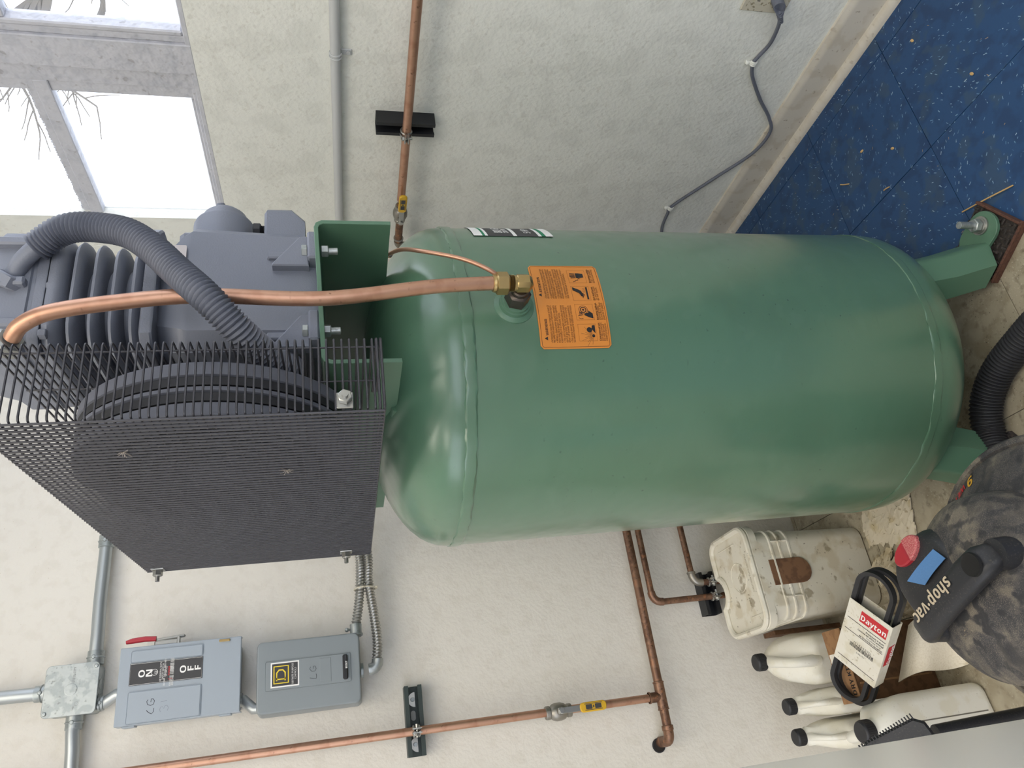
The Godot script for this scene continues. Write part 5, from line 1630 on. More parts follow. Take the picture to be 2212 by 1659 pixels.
	var d0 := (B - A).normalized()
	var s0 := d0.cross(Vector3.UP).normalized()
	for q in [[-0.006, 0.4, -0.03], [0.0, 0.75, -0.016], [0.014, 1.0, -0.004], [0.045, 1.04, 0.0], [0.1, 1.04, 0.002], [0.15, 1.04, 0.001], [0.178, 0.98, -0.004], [0.196, 0.84, -0.012], [0.204, 0.55, -0.026]]:
		var rg := PackedVector3Array()
		for e in rrect(0.047 * q[1], 0.03, 0.0135 * q[1], 5): rg.append(A + d0 * q[0] + s0 * e.x + Vector3.UP * (e.y + q[2]))
		hrings.append(rg)
	var hb := Mb.new()
	hb.loft(hrings)
	var han := obj("handle", hb, M.vac, v)
	var legs := Mb.new()
	legs.loft([oval(A + d0 * 0.0 + Vector3(0, -0.012, 0), d0, s0, 0.02, 0.021), oval(A + d0 * 0.0 + s0 * -0.006 + Vector3(0, -0.07, 0), d0, s0, 0.03, 0.028)])
	obj("handle_post", legs, M.vac, han)
	legs = Mb.new()
	legs.loft([oval(B - d0 * 0.012 + Vector3(0, -0.012, 0), d0, s0, 0.02, 0.02), oval(B - d0 * 0.02 + Vector3(0, -0.075, 0), d0, s0, 0.032, 0.03)])
	obj("handle_post", legs, M.vac, han)
	var hole := Mb.new()
	hole.lathe([Vector2(0.0, 0.0005), Vector2(0.0135, 0.0005), Vector2(0.016, 0.0012), Vector2(0.017, -0.002)], 24, stand(A + d0 * 0.022 + Vector3(0, 0.0136, 0), Vector3.UP))
	obj("hanging_hole", hole, mat_once("hole_black", S(10, 10, 11)), han)
	var tx := Mb.new()
	var upv := Vector3.UP.cross(d0).normalized()
	var hf := on_plane(A + d0 * 0.125 + Vector3(0, 0.0176, 0), d0, upv)
	tx.text("shop·vac", 0.0185, Vector2(-0.006, -0.0065), hf, bold, 0.0, 0.95)
	obj("handle_lettering", tx, M.ink_tan, han)
	# exhaust grille beside the handle
	var gr := Mb.new()
	var gc := C + hs * -0.052 + hd * 0.025
	for i in range(13):
		var w := -0.024 + i * 0.004
		var l := 0.09 * sqrt(maxf(0.02, 1.0 - pow(w / 0.027, 2.0)))
		gr.box(gc + hs * w + Vector3(0, 0.4165 + w * 0.3, 0), Vector3(0.0018, 0.008, l), 0.0005, Basis(hs, Vector3.UP, hs.cross(Vector3.UP)))
	for i in range(17):
		var w := -0.04 + i * 0.005
		var l := 0.05 * sqrt(maxf(0.02, 1.0 - pow(w / 0.046, 2.0)))
		gr.box(gc + hd * w + Vector3(0, 0.4172, 0), Vector3(l, 0.005, 0.0012), 0.0003, Basis(hs, Vector3.UP, hs.cross(Vector3.UP)) * Basis(Vector3.BACK, 0.29))
	obj("exhaust_grille", gr, M.dust_light, house)
	# round port boss on the side facing the jugs
	var pb := Mb.new()
	var pdir := Vector3(-0.66, 0.7, -0.22)
	pb.lathe([Vector2(0, 0.004), Vector2(0.034, 0.004), Vector2(0.038, 0.008), Vector2(0.044, 0.016), Vector2(0.052, 0.018), Vector2(0.056, 0.012), Vector2(0.057, -0.03), Vector2(0, -0.03)], 36, stand(Vector3(-0.02, 0.285, -0.99), pdir))
	obj("side_port", pb, M.vac, v)
	# printed capacity band on the lid's flank
	var pr := [Mb.new(), Mb.new(), Mb.new()]
	var band := func(q: Vector2) -> Vector3:
		var an := deg_to_rad(126.0) + q.x / 0.17
		var r := 0.17 - q.y * 0.836
		return V + Vector3(sin(an) * (r + 0.0006), 0.3228 + q.y * 0.548, cos(an) * (r + 0.0006))
	pr[0].text("9", 0.02, Vector2(-0.06, -0.003), band, bold, -1.0)
	pr[0].text("GALLON", 0.01, Vector2(-0.02, 0.009), band, bold, -1.0)
	pr[1].text("WET DRY", 0.012, Vector2(-0.04, -0.005), band, bold, -1.0)
	pr[2].text("2.5 HP", 0.006, Vector2(0.0, -0.014), band, sans, -1.0)
	obj("band_lettering", pr[0], M.ink_gold, lidm)
	obj("band_lettering", pr[1], M.ink_red, lidm)
	obj("band_lettering", pr[2], M.ink_tan, lidm)
	# hose on the floor
	var hp := curve([Vector3(0.3, 0.2, -0.98), Vector3(0.32, 0.12, -1.06), Vector3(0.36, 0.05, -1.125), Vector3(0.42, 0.031, -1.145), Vector3(0.485, 0.031, -1.125), Vector3(0.535, 0.031, -1.07), Vector3(0.565, 0.031, -0.99), Vector3(0.585, 0.031, -0.9), Vector3(0.58, 0.031, -0.78), Vector3(0.52, 0.031, -0.66)], 10)
	obj("vacuum_hose", ribbed(Mb.new(), hp, 0.0275, 0.0305, 0.0075, 20), M.rubber, v)
	# loose floor brush leaning against the door post, bristles up
	var bt := thing("floor_brush", "black toothed vacuum floor brush standing against the door post on its tube", "vacuum tool", Vector3(-0.06, 0.0, -1.15))
	var bb := Mb.new()
	var bf := frame(Vector3(-0.066, 0.405, -1.2), Vector3(0.05, 0.75, 0.95), Vector3(0.2, 1, 0))
	var bp := PackedVector2Array([Vector2(-0.035, 0.075), Vector2(-0.012, 0.062), Vector2(0.03, -0.012), Vector2(0.026, -0.03), Vector2(0.008, -0.042), Vector2(-0.012, -0.045), Vector2(-0.05, -0.03)])
	bb.prism(bp, 0.028, Transform3D(bf.basis, bf.origin - bf.basis.z * 0.014), 0.004)
	var head := obj("brush_head", bb, M.vac, bt)
	var teeth := Mb.new()
	for i in range(20):
		var q := Vector2(-0.024, 0.07).lerp(Vector2(0.031, -0.012), i / 19.0)
		teeth.box(bf * Vector3(q.x + 0.001, q.y + 0.001, 0.008), Vector3(0.0022, 0.01, 0.012), 0.0004, bf.basis * Basis(Vector3.BACK, -0.98))
	obj("bristle_row", teeth, M.black, head)
	obj("tube", Mb.new().tube([Vector3(-0.067, 0.36, -1.185), Vector3(-0.064, 0.27, -1.175), Vector3(-0.06, 0.14, -1.155), Vector3(-0.056, 0.0, -1.13)], 0.0135, 14), M.vac, bt)

func oval(c: Vector3, a: Vector3, b: Vector3, ra: float, rb: float) -> PackedVector3Array:
	var o := PackedVector3Array()
	for i in range(20):
		var t := TAU * i / 20
		o.append(c + a * cos(t) * ra + b * sin(t) * rb)
	return o

# ---------------------------------------------------------------- square pail
func build_bucket() -> void:
	var c := Vector3(0.303, 0, -1.742)
	var b := thing("pail", "square off-white plastic pail with a scuffed lid and a brown arched stain", "bucket", c)
	var ring := func(w: float, d: float, r: float, y: float) -> PackedVector3Array:
		var o := PackedVector3Array()
		for q in rrect(w, d, r, 6): o.append(c + Vector3(q.x, y, q.y))
		return o
	var body := Mb.new()
	var rs := []
	for q in [[0.188, 0.18, 0.03, 0.0], [0.2, 0.19, 0.034, 0.004], [0.212, 0.196, 0.036, 0.215], [0.22, 0.2, 0.036, 0.217], [0.22, 0.2, 0.036, 0.221], [0.213, 0.196, 0.036, 0.223], [0.214, 0.197, 0.036, 0.242], [0.222, 0.202, 0.036, 0.244], [0.222, 0.202, 0.036, 0.248], [0.215, 0.198, 0.036, 0.25], [0.216, 0.198, 0.036, 0.266], [0.224, 0.204, 0.036, 0.268], [0.224, 0.204, 0.036, 0.272], [0.217, 0.199, 0.036, 0.274], [0.218, 0.2, 0.036, 0.312]]:
		rs.append(ring.call(q[0], q[1], q[2], q[3]))
	body.loft(rs)
	for x in [-0.06, 0.075]:
		for y in [0.234, 0.258]: body.box(c + Vector3(x, y, 0.1), Vector3(0.004, 0.02, 0.008), 0.001)
	var bd := obj("body", body, M.pail, b)
	# lid with a rolled rim, a sunken panel and a cut-out where the drain pipes drop behind
	var lp := PackedVector2Array()
	for q in rrect(0.252, 0.2, 0.036, 6): lp.append(q)
	var cut := PackedVector2Array()
	for i in range(13):
		var an := PI * i / 12
		cut.append(Vector2(-0.008 + cos(an) * 0.044, -0.112 + sin(an) * 0.046))
	var pieces := Geometry2D.clip_polygons(lp, cut)
	var flat := Basis(Vector3.RIGHT, Vector3.BACK, Vector3.DOWN)
	var lid := Mb.new()
	lid.prism(pieces[0], 0.024, Transform3D(flat, c + Vector3(0, 0.325, 0.0)), 0.003)
	var l := obj("lid", lid, M.pail, b)
	var rim := Mb.new()
	var rp := []
	for q in pieces[0]: rp.append(c + Vector3(q.x * 0.955, 0.329, q.y * 0.945))
	rp.append(rp[0])
	rim.tube(rp, 0.0075, 8, false)
	obj("lid_rim", rim, M.pail, l)
	var em := Mb.new()
	em.tube(circle(c + Vector3(0.012, 0.3255, 0.006), 0.036, 32), 0.0011, 6, false)
	em.tube(circle(c + Vector3(0.012, 0.3255, 0.006), 0.0045, 16), 0.001, 6, false)
	em.box(c + Vector3(-0.088, 0.3255, 0.05), Vector3(0.003, 0.002, 0.062), 0.0008, Basis(Vector3.UP, 0.0))
	em.box(c + Vector3(0.094, 0.3255, -0.02), Vector3(0.003, 0.002, 0.09), 0.0008)
	obj("moulded_ring", em, M.pail, l)
	var tx := Mb.new()
	var f := on_plane(c + Vector3(0.012, 0.3256, 0.062), Vector3.RIGHT, Vector3.FORWARD)
	tx.text("CAUTION PULL TO OPEN", 0.006, Vector2(0.0, 0.0), f, sans)
	tx.text("HDPE 2", 0.007, Vector2(-0.062, 0.03), f, bold)
	obj("moulded_lettering", tx, mat_once("mould", S(150, 140, 116)), l)
	# brown arched patch on the near side
	var ar := PackedVector2Array([Vector2(-0.031, 0.055), Vector2(0.031, 0.055)])
	for i in range(11):
		var an := PI * i / 10
		ar.append(Vector2(0.031 * cos(an), -0.022 - 0.03 * sin(an)))
	var st := Mb.new()
	st.prism(ar, 0.003, Transform3D(Basis(Vector3.RIGHT, -0.03), c + Vector3(0.0, 0.232, 0.0995)), 0.0008)
	obj("brown_patch", st, M.stain, bd).set_meta("label", "brown arched patch")

func circle(c: Vector3, r: float, n: int) -> Array:
	var o := []
	for i in range(n + 1): o.append(c + Vector3(cos(TAU * i / n) * r, 0, sin(TAU * i / n) * r))
	return o

# ---------------------------------------------------------------- oil jugs
func make_jug(label: String, w: float, d: float, h: float, ox: float, cr: float) -> Node3D:
	# local: base at the origin, handle towards -x, cap and level stripe towards +x
	var t := thing("jug", label, "jug", Vector3.ZERO, "white plastic jugs by the wall")
	var ring := func(kw: float, kd: float, r: float, y: float, x: float) -> PackedVector3Array:
		var o := PackedVector3Array()
		for q in rrect(w * kw, d * kd, minf(r, d * kd * 0.49), 6): o.append(Vector3(q.x + x * ox, y * h, q.y))
		return o
	var b := Mb.new()
	b.loft([ring.call(0.92, 0.88, 0.02, 0.0, 0.0), ring.call(0.985, 0.975, 0.022, 0.02, 0.0), ring.call(1.0, 1.0, 0.022, 0.05, 0.0), ring.call(1.0, 1.0, 0.024, 0.62, 0.0), ring.call(0.98, 0.985, 0.028, 0.67, 0.03), ring.call(0.9, 0.93, 0.03, 0.72, 0.2), ring.call(0.72, 0.8, 0.03, 0.79, 0.5), ring.call(0.5, 0.62, 0.03, 0.845, 0.8), ring.call(cr * 2.3 / w, cr * 2.3 / d, cr * 1.1, 0.88, 0.96), ring.call(cr * 1.8 / w, cr * 1.8 / d, cr * 0.88, 0.9, 1.0), ring.call(cr * 1.8 / w, cr * 1.8 / d, cr * 0.88, 0.93, 1.0)])
	var body := obj("body", b, M.jug, t, 50.0)
	var hm := Mb.new()
	var x0 := -w * 0.42
	var hp := curve([Vector3(x0, h * 0.63, 0), Vector3(x0 - 0.004, h * 0.74, 0), Vector3(x0 + 0.002, h * 0.83, 0), Vector3(x0 + 0.02, h * 0.868, 0), Vector3((x0 + ox) * 0.5, h * 0.885, 0), Vector3(ox - cr * 0.6, h * 0.885, 0)], 6)
	var hr := []
	for i in range(hp.size()): hr.append(minf(d * 0.1, 0.0115) + 0.004 * pow(absf(i / float(hp.size() - 1) - 0.5) * 2.0, 2.0))
	hm.tube(hp, hr, 14)
	obj("handle", hm, M.jug, t)
	var cp := Mb.new()
	cp.lathe([Vector2(0.0, h * 1.002), Vector2(cr * 0.86, h * 1.002), Vector2(cr * 0.97, h * 0.994), Vector2(cr, h * 0.985), Vector2(cr, h * 0.92), Vector2(0.0, h * 0.918)], 32, Transform3D(Basis.IDENTITY, Vector3(ox, 0, 0)))
	for i in range(36):
		var an := TAU * i / 36
		cp.box(Vector3(ox + cos(an) * cr, h * 0.953, sin(an) * cr), Vector3(0.0012, 0.016, 0.0016), 0.0002, Basis(Vector3.UP, -an))
	obj("cap", cp, M.cap, t)
	obj("level_stripe", Mb.new().box(Vector3(w * 0.5, h * 0.34, 0.0), Vector3(0.0012, h * 0.56, 0.0024), 0.0003), mat_once("stripe_grey", S(112, 108, 100)), body)
	return t

func build_jugs() -> void:
	var a := make_jug("white oil jug with a black cap and lime dot sticker, next to the open door", 0.16, 0.116, 0.3, 0.042, 0.022)
	a.position = Vector3(-0.064, 0, -1.515)
	a.rotation_degrees.y = -84
	var dot := Mb.new()
	var df := on_plane(Vector3(0.004, 0.256, -0.034), Vector3(0.85, 0.3, 0.2).normalized(), Vector3(0.25, -0.5, -0.7).normalized())
	dot.fill(ngon(20, 0.0095), df)
	obj("round_sticker", dot, M.ink_lime, a).set_meta("label", "lime green dot sticker")
	var tall := make_jug("tall white jug with a black cap against the wall next to the square pail", 0.136, 0.116, 0.3, 0.044, 0.0205)
	tall.position = Vector3(0.109, 0, -1.768)
	tall.rotation_degrees.y = 80
	var s := make_jug("small white jug with a black cap behind the cardboard carton", 0.125, 0.062, 0.268, 0.03, 0.0185)
	var s2: Node3D = s.duplicate()
	s.position = Vector3(0.006, 0, -1.752)
	s.rotation_degrees.y = 88
	s2.name = free_name(self, "jug")
	add_child(s2, true)
	s2.position = Vector3(-0.064, 0, -1.748)
	s2.rotation_degrees.y = 84
	tag(s2, "small white jug with a black cap behind the jug with the lime dot", "jug", "white plastic jugs by the wall")

# ---------------------------------------------------------------- small things
func sheet(rows: int, cols: int, f: Callable, thick: float) -> Mb:
	var mb := Mb.new()
	mb.begin()
	for side in [0, 1]:
		for i in range(rows - 1):
			for j in range(cols - 1):
				var q := []
				for k in [[0, 0], [1, 0], [1, 1], [0, 1]]:
					q.append(f.call(float(i + k[0]) / (rows - 1), float(j + k[1]) / (cols - 1)) + Vector3(0, thick * side, 0))
				if side == 1: mb.quad(q[0], q[1], q[2], q[3])
				else: mb.quad(q[3], q[2], q[1], q[0])
	for i in range(rows - 1):
		for e in [0.0, 1.0]:
			var p: Vector3 = f.call(float(i) / (rows - 1), e)
			var r: Vector3 = f.call(float(i + 1) / (rows - 1), e)
			var t := Vector3(0, thick, 0)
			if e == 1.0: mb.quad(p, r, r + t, p + t)
			else: mb.quad(r, p, p + t, r + t)
	for j in range(cols - 1):
		for e in [0.0, 1.0]:
			var p: Vector3 = f.call(e, float(j) / (cols - 1))
			var r: Vector3 = f.call(e, float(j + 1) / (cols - 1))
			var t := Vector3(0, thick, 0)
			if e == 0.0: mb.quad(p, r, r + t, p + t)
			else: mb.quad(r, p, p + t, r + t)
	mb.close()
	return mb

func build_small() -> void:
	# carton with printed flap behind the big jug
	var cb := thing("carton", "brown cardboard carton on the floor under the belt pack", "box", Vector3(0.085, 0, -1.6))
	obj("body", bar(Mb.new(), -0.005, 0.15, 0.0, 0.208, -1.63, -1.565, 0.0015), M.card_dark, cb)  # shade of the front face is put into this darker board colour
	var flap := Mb.new()
	flap.box(Vector3(0.0725, 0.2105, -1.5965), Vector3(0.157, 0.004, 0.068), 0.001)
	obj("flap", flap, M.card, cb)
	obj("white_label", bar(Mb.new(), 0.02, 0.1, 0.2125, 0.2132, -1.626, -1.606, 0.0002), M.paper, cb)
	var kt := Mb.new()
	kt.text("DRY KIT", 0.013, Vector2(-0.03, -0.006), on_plane(Vector3(0.0725, 0.2128, -1.58), Vector3.RIGHT, Vector3.FORWARD), bold, 0.0)
	obj("lettering", kt, M.ink_black, cb)
	obj("packing_tape", bar(Mb.new(), 0.03, 0.034, 0.01, 0.2, -1.565, -1.5642, 0.0002), M.card, cb)
	var cs := thing("cardboard_box", "thin brown cardboard box standing in the gap between pail and tall jug", "box", Vector3(0.178, 0, -1.86))
	obj("body", bar(Mb.new(), 0.18, 0.192, 0.0, 0.2, -1.91, -1.85, 0.001), M.card_dark, cs)
	# boxed drive belts: two loops through a printed sleeve
	var o := Vector3(0.112, 0.225, -1.447)
	var al := Vector3(-0.104, -0.012, -0.14).normalized()   # along the belts, from the upper loop to the lower
	var ac := Vector3(-0.058, -0.022, 0.045)
	ac = (ac - al * ac.dot(al)).normalized()                  # across the sleeve, along the words
	var n := ac.cross(al).normalized()
	if n.y < 0: n = -n
	o += n * 0.012
	var vb := thing("drive_belt_pack", "pair of spare black rubber drive belts looped through a printed sleeve", "drive belt", o)
	for k in range(2):
		var path := []
		var hw := 0.043 - 0.004 * k
		var hl := 0.132 - 0.004 * k
		for i in range(40):
			var t := TAU * (i + 0.5) / 40
			path.append(o + al * (cos(t) * hw + signf(cos(t)) * hl) + ac * (sin(t) * hw - 0.008 * k) + n * (-0.007 + 0.0125 * k))
		var rings := []
		for i in range(41):
			var tg: Vector3 = (path[(i + 1) % 40] - path[(i + 39) % 40]).normalized()
			var ou := tg.cross(n).normalized()
			var rg := PackedVector3Array()
			for e in [[-0.0062, 0.004], [0.0062, 0.004], [0.0045, -0.005], [-0.0045, -0.005]]:
				rg.append(path[i % 40] + n * e[0] + ou * e[1])
			rings.append(rg)
		obj("belt", Mb.new().loft(rings, false, false), M.rubber, vb)
	var sl := thing("belt_sleeve", "white cardboard sleeve with red and white maker's panel round the spare belts", "cardboard sleeve", o)
	var SW := 0.1
	var SL := 0.168
	var ST := 0.03
	var sbs := Basis(ac, al, ac.cross(al))
	var tube := PackedVector2Array()
	var wm := Mb.new()
	for q in [[0.0, ST / 2, SW, 0.0012], [0.0, -ST / 2, SW, 0.0012], [SW / 2, 0.0, 0.0012, ST], [-SW / 2, 0.0, 0.0012, ST]]:
		wm.begin()
		wm.box(o + ac * q[0] + n * q[1], Vector3(q[2], SL, q[3]), 0.0002, Basis(ac, al * -1.0, n) if ac.cross(al * -1.0).dot(n) > 0 else Basis(ac, al, n))
	var sleeve := obj("sleeve_board", wm, M.sleeve, sl)
	var f := on_plane(o + n * (ST / 2 + 0.0009), ac, al * -1.0)
	var f2 := on_plane(o + n * (ST / 2 + 0.0013), ac, al * -1.0)
	var red := Mb.new()
	red.fill(PackedVector2Array([Vector2(-0.018, 0.046), Vector2(0.044, 0.046), Vector2(0.044, 0.073), Vector2(-0.018, 0.073)]), f)
	var sf := on_plane(o + ac * (SW / 2 + 0.0009), al, n)
	red.fill(PackedVector2Array([Vector2(-0.028, -0.0115), Vector2(0.026, -0.0115), Vector2(0.026, 0.0085), Vector2(-0.028, 0.0085)]), sf)
	obj("maker_panel", red, M.ink_red, sleeve)
	var wt := Mb.new()
	wt.text("Dayton", 0.0125, Vector2(0.013, 0.0575), f2, bold, 0.0, 1.0)
	var sf2 := on_plane(o + ac * (SW / 2 + 0.0013), al * -1.0, n)
	wt.text("Dayton", 0.0105, Vector2(0.001, -0.0065), sf2, bold, 0.0, 1.0)
	obj("lettering", wt, M.ink_white, sleeve)
	var kt2 := Mb.new()
	for y in [0.038, 0.0085, -0.066]: kt2.stroke(PackedVector2Array([Vector2(-0.044, y), Vector2(0.046, y)]), 0.0013, f)
	kt2.text("Premium V-Belt", 0.004, Vector2(0.044, 0.0305), f, bold, 1.0)
	kt2.text("Correa de Alta Calidad", 0.004, Vector2(0.044, 0.0245), f, bold, 1.0)
	kt2.text("Courroie en V", 0.004, Vector2(0.04, 0.0185), f, sans, 1.0)
	kt2.text("de Première Qualité", 0.004, Vector2(0.044, 0.0125), f, bold, 1.0)
	kt2.text("(1) 6A157G", 0.006, Vector2(0.004, -0.012), f, sans)
	kt2.text("3-6A157", 0.004, Vector2(0.004, -0.0325), f, sans)
	var x := -0.024
	while x < 0.03:
		var w := rng.randf_range(0.0006, 0.0018)
		kt2.fill(PackedVector2Array([Vector2(x, -0.0255), Vector2(x + w, -0.0255), Vector2(x + w, -0.0155), Vector2(x, -0.0155)]), f)
		x += w + rng.randf_range(0.0006, 0.0015)
	obj("lettering", kt2, M.ink_black, sleeve)
	# folded felt sheet, its near edge curling
	var e0 := Vector3(0.03, 0.098, -1.52)
	var e1 := Vector3(0.135, 0.11, -1.435)
	var out := Vector3(0.02, 0, 0.1)
	var prof := [Vector2(-0.04, 0.105), Vector2(0.0, 0.112), Vector2(0.035, 0.108), Vector2(0.05, 0.09), Vector2(0.046, 0.06), Vector2(0.048, 0.03), Vector2(0.07, 0.012), Vector2(0.1, 0.018), Vector2(0.125, 0.012), Vector2(0.15, 0.004)]
	var sm := func(u: float, w: float) -> Vector3:
		var k := u * (prof.size() - 1)
		var i := mini(int(k), prof.size() - 2)
		var q: Vector2 = prof[i].cubic_interpolate(prof[i + 1], prof[maxi(i - 1, 0)], prof[mini(i + 2, prof.size() - 1)], k - i)
		var b := e0.lerp(e1, w)
		var d := out.normalized()
		var wave := 0.006 * sin(w * 7.0 + u * 5.0) * u
		return Vector3(b.x, 0, b.z) + d * (q.x * (1.0 - 0.25 * w)) + Vector3(0, maxf(q.y + wave, 0.002), 0) + (e1 - e0).normalized() * (-0.02 * u * (1 - w))
	whole("felt_sheet", sheet(46, 14, sm, 0.004), M.cloth, "clean white felt sheet folded over with a curling edge by the vacuum", "felt sheet", "", 60.0)
	# stained rags on the floor between pail and tank leg
	var nz := noise(5, 3.0, 4)
	for q in [[Vector3(0.385, 0, -1.53), 0.13, 0.17, 0.25, 0.012, "flat soiled white rag spread on the floor beside the pail"], [Vector3(0.272, 0, -1.585), 0.075, 0.075, -0.2, 0.03, "crumpled yellow-stained rag bunched against the pail"], [Vector3(0.195, 0, -1.555), 0.07, 0.08, 0.3, 0.05, "crumpled pale rag bunched behind the vacuum"]]:
		var c: Vector3 = q[0]
		var rf := func(u: float, w: float) -> Vector3:
			var a := Vector2((u - 0.5) * q[1], (w - 0.5) * q[2]).rotated(q[3])
			var ed := nz.get_noise_2d(u * 3.0 + c.x * 50.0, w * 3.0 + 9.0) * 0.018
			var hgt: float = absf(nz.get_noise_2d(u * 0.7 * q[4] * 25.0 + c.z * 30.0, w * 0.9 * q[4] * 25.0)) * q[4] * 1.6 + absf(nz.get_noise_2d(u * 4.0, w * 4.0 + c.x * 9.0)) * q[4] * 0.5
			return c + Vector3(a.x + ed, 0.002 + hgt * (1.0 - pow(absf(u - 0.5) * 2.0, 4.0)), a.y + ed * 0.6)
		whole("rag", sheet(30, 30, rf, 0.0022), M.rag, q[5], "rag", "", 50.0)
	# ribbed pads under the feet, with rusty edging strips
	for k in range(4):
		var az := deg_to_rad(29.0 + 90.0 * k)
		var er := Vector3(sin(az), 0, cos(az))
		var et := Vector3(er.z, 0, -er.x)
		var az2 := deg_to_rad(24.5 + 90.0 * k)
		var pc := Vector3(AX.x, 0, AX.z) + Vector3(sin(az2), 0, cos(az2)) * 0.331
		var lab: String = ["ribbed dark rubber pad under the tank foot on the blue tiles", "ribbed dark rubber pad under the tank foot by the window wall", "ribbed dark rubber pad under the rear tank foot", "ribbed dark rubber pad under the tank foot behind the vacuum"][k]
		var p := thing("rubber_pad", lab, "rubber pad", pc)
		var pb := Basis(et, Vector3.UP, et.cross(Vector3.UP))
		obj("pad_core", Mb.new().box(pc + Vector3(0, 0.005, 0), Vector3(0.118, 0.01, 0.118), 0.001, pb), M.pad, p)
		var ribs := Mb.new()
		for i in range(8):
			for j in range(8):
				ribs.box(pc + et * (-0.0512 + i * 0.0147) + er * (-0.0512 + j * 0.0147) + Vector3(0, 0.0125, 0), Vector3(0.0125 if (i + j) % 2 == 0 else 0.004, 0.0062, 0.004 if (i + j) % 2 == 0 else 0.0125), 0.0008, pb)
		var rb := obj("rib_pattern", ribs, M.pad, p)
		rb.set_meta("kind", "stuff")
		for s in [[-0.061, 0.003, 0.0055, 0.13], [0.0, 0.062, 0.118, 0.0055]]:
			obj("edge_strip", Mb.new().box(pc + et * s[0] + er * s[1] + Vector3(0, 0.008, 0), Vector3(s[2], 0.016, s[3]), 0.001, pb), M.rust, p)
	# wall outlet, plug and cord
	var ol := thing("wall_outlet", "stained almond duplex outlet plate low on the window wall", "outlet", Vector3(WALL_X, 0.312, -0.938))
	var op := Mb.new()
	op.prism(rrect(0.07, 0.114, 0.004), 0.006, Transform3D(Basis(Vector3.FORWARD, Vector3.UP, Vector3.RIGHT) * Basis(Vector3.UP, PI), Vector3(WALL_X, 0.312, -0.938)), 0.0022)
	obj("plate", op, M.bone, ol)
	for y in [0.292, 0.332]:
		var fc := Mb.new()
		fc.prism(rrect(0.034, 0.029, 0.012, 5), 0.0015, Transform3D(Basis(Vector3.BACK, Vector3.UP, Vector3.LEFT), Vector3(WALL_X - 0.0058, y, -0.938)), 0.0005)
		obj("receptacle", fc, M.bone, ol)
		var sl2 := Mb.new()
		for dz in [-0.0065, 0.0065]: sl2.box(Vector3(WALL_X - 0.0073, y + 0.003, -0.938 + dz), Vector3(0.0006, 0.008, 0.0022), 0.0001)
		sl2.box(Vector3(WALL_X - 0.0073, y - 0.0075, -0.938), Vector3(0.0006, 0.005, 0.005), 0.0001)
		obj("slot", sl2, M.ink_black, ol)
	var pc2 := thing("power_cord", "grey power cord swaying down from the outlet plug along the baseboard", "cord", Vector3(WALL_X - 0.02, 0.29, -0.94))
	var pl := Mb.new()
	pl.loft([oval(Vector3(WALL_X - 0.007, 0.292, -0.938), Vector3.UP, Vector3.BACK, 0.015, 0.0125), oval(Vector3(WALL_X - 0.03, 0.291, -0.941), Vector3.UP, Vector3.BACK, 0.0145, 0.0115), oval(Vector3(WALL_X - 0.036, 0.287, -0.952), Vector3(0.3, 0.8, 0.3).normalized(), Vector3(0.8, -0.3, 0.2).normalized(), 0.0115, 0.01)])
	for i in range(5):
		pl.tube([Vector3(WALL_X - 0.033, 0.285 - i * 0.0036, -0.953 - i * 0.0048), Vector3(WALL_X - 0.033, 0.2835 - i * 0.0036, -0.9555 - i * 0.0048)], 0.0078 - i * 0.0006, 12)
	obj("plug", pl, M.hose, pc2)
	var xw := WALL_X - 0.0062
	var cord := curve([Vector3(WALL_X - 0.034, 0.288, -0.95), Vector3(WALL_X - 0.03, 0.27, -0.98), Vector3(WALL_X - 0.014, 0.252, -1.03), Vector3(xw, 0.248, -1.06), Vector3(xw, 0.258, -1.09), Vector3(xw, 0.261, -1.11), Vector3(xw, 0.244, -1.147), Vector3(xw, 0.185, -1.216), Vector3(xw - 0.006, 0.128, -1.272), Vector3(xw - 0.014, 0.104, -1.316), Vector3(xw - 0.014, 0.116, -1.395), Vector3(xw, 0.172, -1.51), Vector3(xw, 0.259, -1.64), Vector3(xw, 0.262, -1.68), Vector3(xw, 0.25, -1.76), Vector3(xw, 0.2, -1.86), Vector3(xw, 0.12, -1.905)], 10)
	obj("cord", Mb.new().tube(cord, 0.0046, 12), M.hose, pc2)
	for q in [[0.262, -1.108, "painted cord clip on the wall nearer the outlet"], [0.263, -1.652, "painted cord clip on the wall next to the tank"]]:
		var cl := Mb.new()
		var pts := []
		for i in range(9):
			var an := PI * i / 8
			pts.append(Vector3(xw - 0.0075 * sin(an), q[0] + 0.0075 * cos(an), q[1]))
		for e in [-0.004, 0.0, 0.004]:
			var pp := []
			for v in pts: pp.append(v + Vector3(0, 0, e))
			cl.tube(pp, 0.0026, 6)
		cl.box(Vector3(WALL_X - 0.0035, q[0] + 0.013, q[1] - 0.002), Vector3(0.007, 0.014, 0.01), 0.002)
		cl.lathe([Vector2(0, 0.004), Vector2(0.004, 0.0025), Vector2(0.0045, 0)], 10, stand(Vector3(WALL_X - 0.007, q[0] + 0.014, q[1] - 0.003), Vector3.LEFT))
		whole("cord_clip", cl, M.wall2, q[2], "cord clip", "cord clips on the window wall")
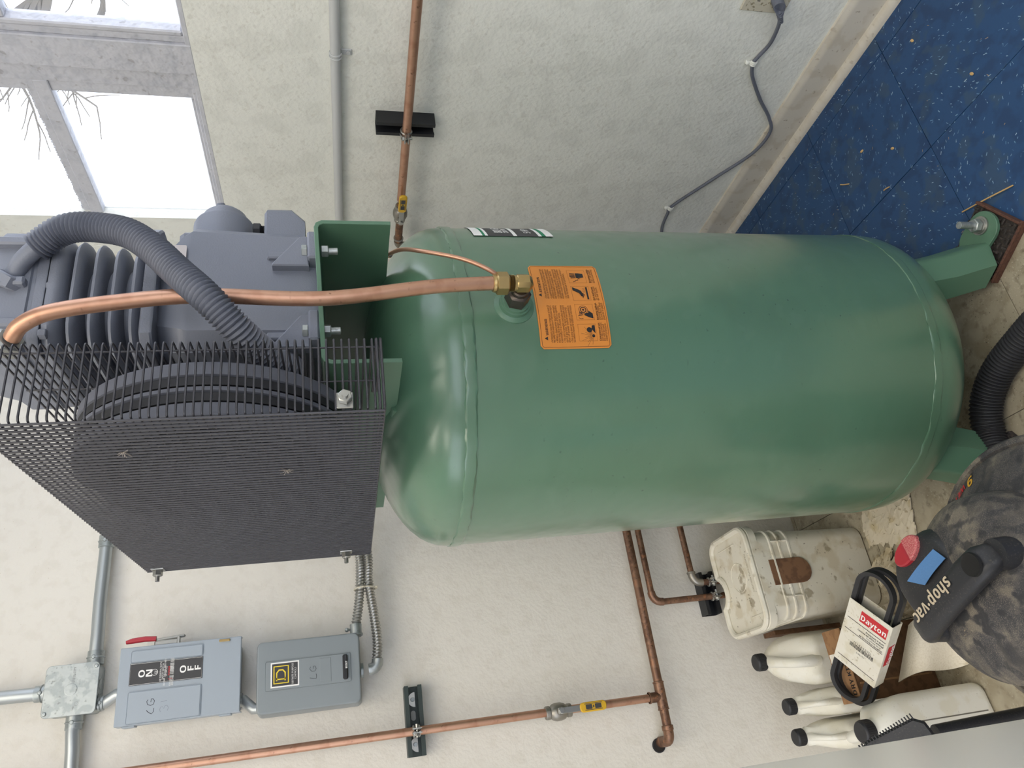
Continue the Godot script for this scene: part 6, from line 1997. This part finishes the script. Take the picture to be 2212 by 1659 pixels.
	# straw and crumbs on the tiles
	var straws := [[Vector3(0.887, 0, -0.998), Vector3(0.868, 0.004, -0.935), Vector3(0.853, 0, -0.879), "long curved straw on the blue tiles beside the tank foot"],
		[Vector3(1.203, 0, -1.262), Vector3(1.192, 0.001, -1.25), Vector3(1.182, 0, -1.236), "short straw stub on the blue tiles near the baseboard"],
		[Vector3(1.083, 0, -1.15), Vector3(1.081, 0.001, -1.142), Vector3(1.078, 0, -1.132), "tiny straw scrap on the blue tiles mid way to the tank"]]
	for q in straws:
		var sm2 := Mb.new()
		var up := Vector3(0, 0.0022, 0)
		sm2.tube(curve([q[0] + up, q[1] + up, q[2] + up], 6), 0.0015, 6)
		whole("straw", sm2, M.straw, q[3], "straw", "bits of straw on the floor")
	for q in [[Vector3(1.317, 0.0, -0.915), "pale wood crumb on the blue tiles near the baseboard end"], [Vector3(1.15, 0, -1.08), "small tan crumb in the middle of the blue tiles"], [Vector3(1.22, 0, -1.16), "small tan crumb on the blue tiles under the power cord"], [Vector3(1.12, 0, -0.84), "small tan crumb on the blue tiles farthest from the tank"]]:
		var cm := Mb.new()
		cm.ball(q[0] + Vector3(0, 0.002, 0), Vector3(0.006, 0.0022, 0.0035), 7, 4, Basis(Vector3.UP, rng.randf() * 6.0))
		whole("crumb", cm, M.straw, q[1], "crumb", "crumbs on the floor", 20.0)
	var chip := Mb.new()
	var pf := PackedVector2Array([Vector2(-0.02, -0.004), Vector2(-0.012, -0.012), Vector2(0.002, -0.009), Vector2(0.012, -0.011), Vector2(0.021, -0.001), Vector2(0.012, 0.006), Vector2(0.014, 0.013), Vector2(0.0, 0.009), Vector2(-0.012, 0.011)])
	chip.prism(pf, 0.003, Transform3D(Basis(Vector3(0.5, 0.05, 0.86).normalized(), Vector3(-0.86, 0.1, 0.5).normalized(), Vector3.UP).orthonormalized(), Vector3(-0.05, 0.002, -1.425 + 0.09)), 0.001)
	whole("bark_chip", chip, M.chip, "brown flake of bark on the beige tiles by the door post", "bark chip", "", 20.0)
